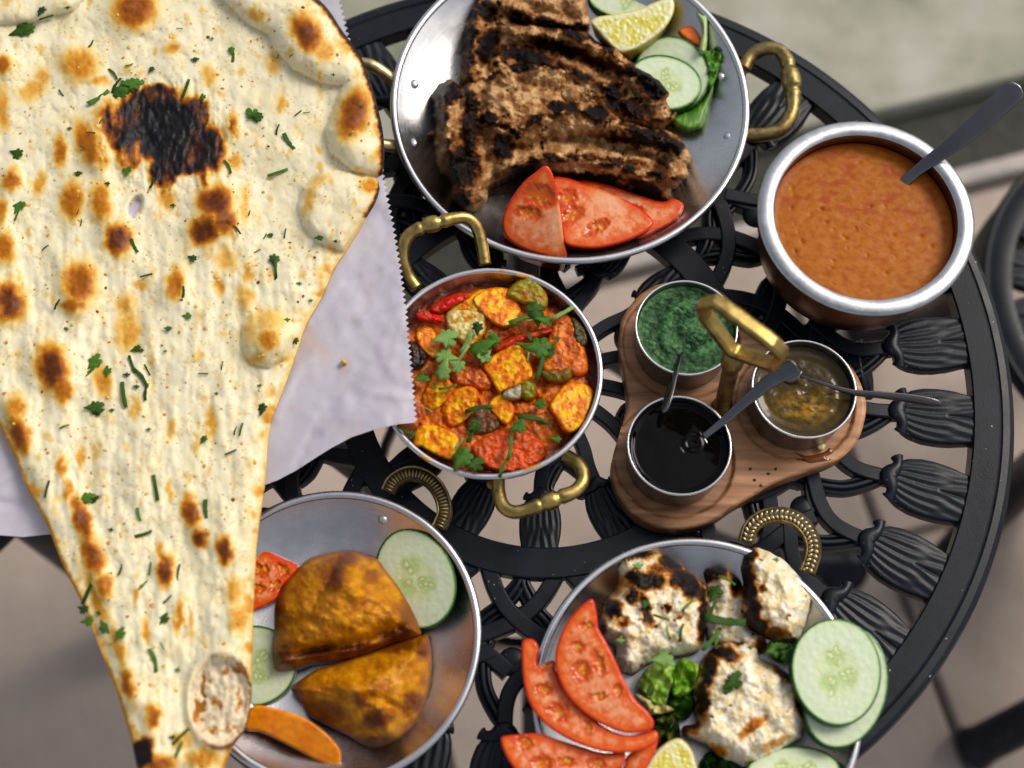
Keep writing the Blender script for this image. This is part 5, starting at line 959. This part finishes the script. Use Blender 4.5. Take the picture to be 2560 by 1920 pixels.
NOUT = [(450, -60), (600, -50), (690, 0), (742, 70), (786, 135), (815, 228), (829, 300), (828, 372), (816, 428), (792, 470), (762, 520), (722, 580), (696, 640), (662, 700), (641, 760), (620, 820), (601, 868), (586, 910), (578, 960), (575, 1020), (567, 1080), (556, 1160), (550, 1240), (548, 1300), (545, 1380), (543, 1450), (541, 1520), (530, 1572), (502, 1612), (489, 1645), (470, 1700), (400, 1735), (330, 1715), (300, 1670), (286, 1610), (266, 1540), (246, 1480), (216, 1400), (190, 1330), (160, 1270), (131, 1210), (108, 1150), (84, 1100), (60, 1060), (45, 1020), (28, 980), (8, 940), (-20, 890), (-90, 800), (-140, 680), (-160, 500), (-140, 300), (-90, 120), (0, -20), (150, -70), (300, -70)]
SPOTS = [(290, 18, 55, 50, 0, .85), (662, 72, 36, 50, -30, .95), (765, 245, 38, 66, 18, .88), (555, 32, 28, 16, 20, .45), (700, 110, 24, 30, 30, .5), (808, 200, 14, 60, -15, .6), (800, 402, 22, 18, 0, .6),
 (355, 275, 74, 78, 0, 1.45), (300, 262, 58, 52, 0, 1.25), (268, 290, 40, 36, 0, 1.05), (425, 262, 26, 52, 0, 1.12), (440, 320, 46, 58, -10, 1.1), (355, 365, 30, 42, 5, 1.2), (278, 330, 30, 42, 0, 1.0), (395, 340, 60, 40, 0, 1.15), (330, 215, 60, 30, 0, 1.05), (190, 310, 30, 60, -20, .72), (240, 260, 40, 50, 0, .8), (215, 340, 24, 30, 0, .6), (440, 385, 14, 30, 0, .8),
 (466, 438, 46, 44, 0, 1.0), (440, 500, 38, 40, 20, .98), (485, 470, 28, 46, 0, .9), (255, 515, 36, 40, -10, 1.0), (155, 432, 29, 54, 8, .68), (218, 436, 27, 54, -5, .66), (172, 140, 48, 42, 20, .58), (215, 175, 26, 16, 0, .5), (130, 328, 18, 42, 0, .7), (25, 388, 23, 28, 0, .75), (86, 400, 17, 30, 10, .5), (6, 138, 24, 26, 0, .72), (4, 235, 20, 60, 0, .5), (70, 195, 40, 22, -20, .45), (90, 165, 18, 26, 0, .45), (10, 535, 26, 44, -10, .7), (4, 455, 14, 36, 0, .6), (20, 652, 42, 52, -10, .98), (172, 612, 44, 58, 0, .78), (158, 660, 30, 22, 0, .7), (378, 612, 23, 42, 4, .70), (308, 615, 18, 17, 0, .45), (272, 660, 24, 34, 0, .45), (268, 720, 24, 50, 0, .42), (505, 272, 15, 34, 0, .62), (372, 105, 18, 18, 0, .55), (450, 160, 22, 28, -10, .42), (360, 425, 22, 40, 0, .52), (505, 350, 20, 22, 0, .5), (530, 640, 24, 30, 0, .38), (536, 590, 16, 26, 0, .48), (490, 560, 30, 30, 30, .4), (472, 615, 12, 34, -10, .5), (590, 135, 18, 26, 0, .42), (608, 225, 14, 22, 0, .5), (528, 440, 12, 50, 0, .42), (580, 690, 45, 30, 0, .36), (578, 735, 34, 30, 0, .62), (552, 775, 30, 18, 0, .4), (540, 710, 16, 40, 0, .35), (668, 430, 14, 40, 10, .4), (690, 390, 30, 14, -20, .35), (715, 540, 18, 14, 0, .35),
 (112, 795, 40, 60, -10, 1.0), (137, 840, 22, 40, 0, .7), (282, 715, 26, 48, 0, .5), (222, 822, 22, 42, -15, .55), (292, 880, 14, 30, 0, .42), (36, 880, 28, 34, 0, .6), (40, 940, 26, 52, -12, .85), (456, 912, 14, 40, 0, .5), (368, 928, 12, 28, 0, .38), (424, 960, 10, 26, 0, .35), (133, 1008, 14, 30, 0, .62), (175, 990, 10, 32, 0, .5), (205, 980, 8, 24, 0, .38), (176, 1120, 22, 60, -18, .92), (200, 1200, 28, 48, -12, .9), (226, 1262, 22, 36, -20, .68), (148, 1060, 10, 26, 0, .6), (412, 1105, 22, 42, -14, .9), (432, 1160, 20, 26, 0, .95), (485, 1188, 20, 38, -6, .98), (357, 1232, 22, 40, 0, .95), (345, 1190, 10, 26, 0, .5), (387, 1330, 12, 44, 6, .6), (412, 1350, 8, 34, 0, .42), (505, 1275, 22, 36, 0, .48), (515, 1335, 26, 40, 0, .5), (315, 1362, 11, 34, 0, .55), (294, 1288, 9, 26, 0, .45), (366, 1062, 8, 30, 0, .42), (330, 1548, 20, 32, 0, .86), (276, 1478, 18, 46, -12, .72), (213, 1305, 16, 56, -24, .55), (255, 1400, 14, 60, -18, .5), (192, 1250, 12, 30, 0, .45), (306, 1625, 26, 34, 20, 1.2), (340, 1650, 46, 24, 0, .85), (440, 1640, 46, 26, 0, .58), (395, 1600, 30, 18, 0, .42), (365, 640, 4, 4, 0, .2)]
PUFF = [([(440, -40), (500, 18), (545, 58), (580, 74), (592, 106), (632, 150), (690, 178), (736, 186), (722, 230), (702, 280), (712, 330), (762, 370), (845, 385), (850, 300), (832, 220), (795, 120), (745, 45), (700, -40)], .015, 55),
        ([(655, 405), (698, 362), (760, 372), (820, 402), (825, 440), (785, 490), (742, 545), (690, 525), (655, 490), (642, 445)], .009, 45),
        ([(522, 700), (545, 678), (590, 672), (625, 690), (640, 730), (620, 775), (580, 795), (540, 785), (520, 745)], .009, 36),
        ([(-170, 60), (60, 50), (160, 22), (235, -60), (-100, -80)], .010, 40)]
BURST = (474, 1512, 68, 104)
def naan_burn(X, Y, d):
    wx = 9*fbm(X/26, Y/26, 91, 3); wy = 11*fbm(X/26, Y/34, 92, 3); b = np.zeros(len(X))
    for e in SPOTS: b = np.maximum(b, e[5]*(.94 if e[5] < 1.04 else 1)*ss(1.34, .30 if e[5] < 1.04 else .66, ell(X+wx, Y+wy, e[:5])))
    big = ((X-360)/130)**2+((Y-290)/110)**2 < 1.4
    b = b+np.where(big & (b > .45), .55*fbm(X/22, Y/40, 93, 4), 0)
    b = b+.10*fbm(X/9, Y/9, 94, 3)*ss(.15, .5, b)
    blot = ss(.22, .7, fbm(X/26, Y/44, 96, 4))*.32; b = np.maximum(b, blot*ss(1700, 300, Y)**.3)
    right = (X > 560) & (Y < 470); edge = ss(15, 2, d+5*fbm(X/14, Y/14, 97, 3)); b = np.maximum(b, np.where(right, edge*1.25, edge*np.where(X > 520, .26, .5)))
    rim2 = ss(48, 6, d)*ss(-.1, .5, fbm(X/40, Y/40, 99, 3))*.5; b = np.maximum(b, rim2)
    return b
def naan_h(X, Y, d):
    h = .0042*ss(0, 1, d/40)
    for P, H, w in PUFF:
        k = inside(X, Y, P); q = np.clip(poly_dist(X, Y, P)/w, 0, 1); h = h+np.where(k, H*(1-(1-q)**2)**.5, 0)
    for e in SPOTS:
        if e[5] > .55 and e[5] < 1.03: h = h+min(.0060, .00016*min(e[2], e[3]))*np.exp(-ell(X, Y, (e[0], e[1], e[2]*1.15, e[3]*1.15, e[4]))**3*.9)
    v = fbm(X/26, Y/90, 17, 2); h = h+.0014*v*ss(350, 620, Y)+.0016*fbm(X/50, Y/50, 18, 2)
    h = h+.004*fbm(X/170, Y/220, 19, 2)
    h = h+.0024*np.sin(X/36+1.2*fbm(X/100, Y/150, 20))*ss(700, 1200, Y)*ss(0, 1, d/50)
    pits = np.exp(-((vnoise(X/13, Y/19, 23)-.15)/.12)**2); h = h-.0006*pits*ss(20, 60, d)
    ch = ((X-360)/120)**2+((Y-290)/105)**2; h = h+np.where(ch < 1.6, .0016*fbm(X/9, Y/26, 25, 3), 0)
    q = ell(X, Y, BURST); h = h+.0045*np.exp(-((q-1.0)/.13)**2)-.004*ss(.95, .75, q)+np.where(q < .9, .003*fbm(X/16, Y/22, 44, 4), 0)
    h = h-.006*ss(1.2, .6, ell(X, Y, (292, 447, 15, 26, 25)))
    return h
NR = [(0, (242, 234, 204)), (.12, (240, 222, 176)), (.28, (234, 200, 132)), (.45, (214, 160, 84)), (.62, (184, 116, 50)), (.80, (142, 80, 36)), (.95, (92, 48, 26)), (1.1, (38, 22, 20)), (1.35, (14, 12, 16))]
def naan_c(X, Y, d, h):
    b = naan_burn(X, Y, d); c = ramp(np.clip(b, 0, 1.35), NR); n = fbm(X/60, Y/60, 31, 4); c = mix(c, np.array([238, 222, 172]), ss(-.1, .6, n)*.4*ss(.5, .1, b))
    fl = ss(.62, .74, vnoise(X/6.5, Y/6.5, 51)*.6+vnoise(X/3, Y/3, 52)*.4)*ss(-.2, .3, fbm(X/50, Y/50, 53, 3)); c = mix(c, (222, 170, 90), fl*.5*ss(.7, .3, b))
    q = ell(X+5*fbm(X/12, Y/12, 61), Y, BURST); inn = ss(1.0, .9, q); k = ss(.12, .45, fbm(X/22+2, Y/34, 47, 3)); ic = mix((240, 226, 196), (164, 104, 46), k); ic = mix(ic, (214, 196, 180), ss(0, .5, fbm(X/30, Y/30, 48, 3))*.5)
    c = mix(c, ic, inn); c = mix(c, (88, 46, 22), ss(.08, .02, np.abs(q-1.0))*.9*ss(-.5, .5, (X-BURST[0])/BURST[2]+.6*(Y-BURST[1])/BURST[3]+.4*fbm(X/20, Y/20, 66)))
    q = ell(X, Y, (292, 447, 13, 25, 25)); return mix(c, (196, 188, 200), ss(1.0, .8, q+.3*fbm(X/8, Y/8, 63)))
naan = slab('naan_bread', NOUT, MT['naan'], naan_c, z=.0585, h=.0015, edge=10, thick=.0022, step=3.9, hf=naan_h, seed=77)
tag(naan, 'long teardrop naan bread with charred blisters on white paper', 'bread')
tag(slab('garlic_crumb', ellipse_pts(742, 781, 6, 4.4, 30, 10, .1, 1), MT['naan'], (226, 176, 90), z=.0585, h=.002, edge=4, thick=.003, step=2), 'single golden garlic crumb lying on the paper', 'crumb')
def naan_z(x, y):
    X = np.array([float(x)]); Y = np.array([float(y)]); return .0585+.0015+float(naan_h(X, Y, poly_dist(X, Y, resample(NOUT, 10)))[0])
ng = ('chopped green coriander scattered on the naan', 'coriander scattered on the naan')
NH = [(x*.4, y*.4, s, k, a) for x, y, s, k, a in [(120, 165, 62, 'leaf', 25), (160, 155, 40, 'leaf', 20), (250, 95, 34, 'strip', 20), (225, 60, 34, 'leaf', 70), (490, 235, 22, 'strip', 70), (365, 42, 16, 'bit', 0), (530, 522, 56, 'strip', 45), (610, 400, 34, 'strip', -50), (630, 460, 44, 'strip', 75), (680, 465, 60, 'leaf', 30), (720, 450, 54, 'leaf', 10), (640, 500, 46, 'leaf', 150), (1052, 320, 22, 'leaf', 0), (1250, 270, 26, 'leaf', 90), (1255, 300, 34, 'strip', 95), (1145, 208, 12, 'bit', 0), (818, 375, 22, 'leaf', 60), (1095, 525, 22, 'leaf', 90), (1365, 620, 46, 'leaf', 120), (1395, 630, 34, 'leaf', 0), (1502, 298, 16, 'strip', 80), (1560, 760, 44, 'strip', -55), (1500, 932, 46, 'strip', 22), (1228, 900, 36, 'strip', -60), (1115, 655, 20, 'strip', 80), (95, 830, 40, 'leaf', -20), (420, 935, 20, 'leaf', 0), (685, 918, 34, 'leaf', 90), (1003, 480, 50, 'strip', 80), (582, 990, 16, 'bit', 0), (820, 985, 28, 'strip', 80), (100, 1110, 40, 'leaf', 75), (92, 1160, 30, 'strip', 80), (245, 1338, 18, 'strip', 50), (1275, 1238, 28, 'strip', -45), (1460, 1270, 18, 'leaf', 0), (1430, 1275, 14, 'strip', 70), (1480, 1400, 36, 'leaf', 95), (1490, 1455, 46, 'strip', 95), (725, 1325, 34, 'strip', -60), (935, 1108, 16, 'bit', 0), (790, 1488, 26, 'strip', 20), (988, 1575, 26, 'strip', 95), (1725, 1285, 24, 'leaf', 0), (1812, 1302, 12, 'bit', 0), (1610, 612, 20, 'strip', 45), (1655, 608, 16, 'strip', 10), (698, 348, 18, 'strip', 25), (970, 155, 16, 'strip', -10), (312, 1640, 28, 'strip', 70), (1042, 1395, 26, 'leaf', -20), (1575, 300, 16, 'strip', 50), (550, 650, 18, 'strip', 60), (490, 718, 20, 'strip', 0), (750, 588, 18, 'strip', 80), (375, 692, 14, 'bit', 0), (1500, 700, 26, 'strip', 80), (330, 500, 18, 'strip', -50), (1345, 1150, 14, 'strip', 80), (1450, 790, 10, 'bit', 0), (1955, 570, 12, 'bit', 0), (1895, 720, 10, 'bit', 0), (1800, 404, 12, 'bit', 0), (450, 800, 18, 'strip', -30), (1390, 1355, 16, 'strip', 30), (1540, 1260, 22, 'strip', 85), (1678, 1622, 12, 'bit', 0), (1615, 1530, 14, 'bit', 0), (436, 1202, 16, 'strip', 90), (420, 1145, 14, 'strip', 80)]]
NH += [(x*.6, 663.6+y*.6, s*1.15, k, a) for x, y, s, k, a in [(675, 30, 22, 'leaf', 0), (605, 76, 16, 'leaf', 0), (240, 78, 12, 'bit', 0), (340, 195, 38, 'leaf', 60), (325, 225, 30, 'strip', 50), (386, 230, 24, 'leaf', 90), (492, 150, 24, 'leaf', 20), (476, 205, 36, 'strip', -65), (505, 255, 44, 'strip', -50), (528, 305, 34, 'strip', 90), (447, 315, 50, 'strip', -75), (530, 226, 24, 'strip', -60), (340, 358, 38, 'leaf', 10), (350, 375, 28, 'leaf', 200), (232, 430, 18, 'strip', 25), (402, 370, 12, 'bit', 0), (945, 365, 28, 'leaf', 80), (868, 440, 24, 'strip', 80), (848, 445, 16, 'strip', 80), (734, 476, 20, 'leaf', 60), (830, 522, 22, 'strip', 30), (560, 650, 46, 'strip', -75), (170, 655, 30, 'strip', 80), (312, 685, 34, 'leaf', 10), (335, 690, 30, 'leaf', 200), (742, 725, 34, 'strip', -80), (515, 815, 30, 'strip', 20), (500, 745, 24, 'strip', -70), (432, 945, 20, 'strip', 80), (540, 942, 24, 'strip', 90), (642, 955, 28, 'strip', 85), (590, 1122, 26, 'leaf', 60), (602, 1050, 18, 'strip', 50), (320, 1018, 52, 'strip', 72), (302, 1088, 26, 'leaf', -20), (318, 1130, 28, 'leaf', 10), (378, 1152, 30, 'leaf', -50), (432, 1175, 28, 'leaf', 60), (355, 1100, 14, 'bit', 0), (550, 1272, 40, 'strip', -70), (652, 1545, 36, 'strip', 45), (640, 1600, 34, 'strip', 70), (622, 1548, 14, 'bit', 0), (1060, 122, 22, 'leaf', 0), (1032, 45, 16, 'bit', 0), (936, 282, 12, 'bit', 0), (732, 240, 18, 'strip', 0), (455, 242, 16, 'bit', 0), (490, 285, 14, 'bit', 0), (400, 800, 12, 'bit', 0), (640, 1305, 12, 'bit', 0), (585, 1220, 14, 'strip', -60), (515, 1000, 22, 'strip', 50), (800, 210, 16, 'strip', 85), (510, 155, 14, 'bit', 0), (595, 158, 10, 'bit', 0), (535, 440, 12, 'bit', 0), (780, 310, 10, 'bit', 0)]]
for x, y, s, k, a in NH: herb(x, y, naan_z(x, y)+.0014, s*1.0, k, a, None, .12, *ng, flat=.6)
# garlic crumbs and brown specks on the naan: too many and too small to count
rs = np.random.RandomState(8); b = MB(); cols = []; NB = resample(NOUT, 10)
X = rs.uniform(0, 830, 2600); Y = rs.uniform(0, 1659, 2600); k = inside(X, Y, NB) & (vnoise(X/60, Y/60, 81) > rs.uniform(.15, .9, 2600)); X = X[k]; Y = Y[k]
dd = poly_dist(X, Y, NB); k = dd > 18; X = X[k]; Y = Y[k]; dd = dd[k]; k = naan_burn(X, Y, dd) < .6; X = X[k]; Y = Y[k]; Zn = .060+naan_h(X, Y, dd[k])+.0002; P = at(X, Y, Zn)
for p in P:
    s = .0005+.0013*rs.uniform()**2; V, F = ball((0, 0, 0), s, 6, 3, (1, rs.uniform(.5, 1), .4), True); a = rs.uniform(0, 6.28)
    V = np.stack([V[:, 0]*math.cos(a)-V[:, 1]*math.sin(a), V[:, 0]*math.sin(a)+V[:, 1]*math.cos(a), V[:, 2]], 1)+p; b.add(V, F)
    t = rs.uniform(); c = (232, 190, 112) if t < .62 else ((214, 150, 70) if t < .92 else (130, 74, 44)); cols.append(np.tile(np.array(c, float), (len(V), 1)))
gb = b.build('garlic_crumbs', MT['naan'], None, col=np.concatenate(cols)); tag(gb, 'golden garlic crumbs strewn over the naan', 'garlic', kind='stuff')
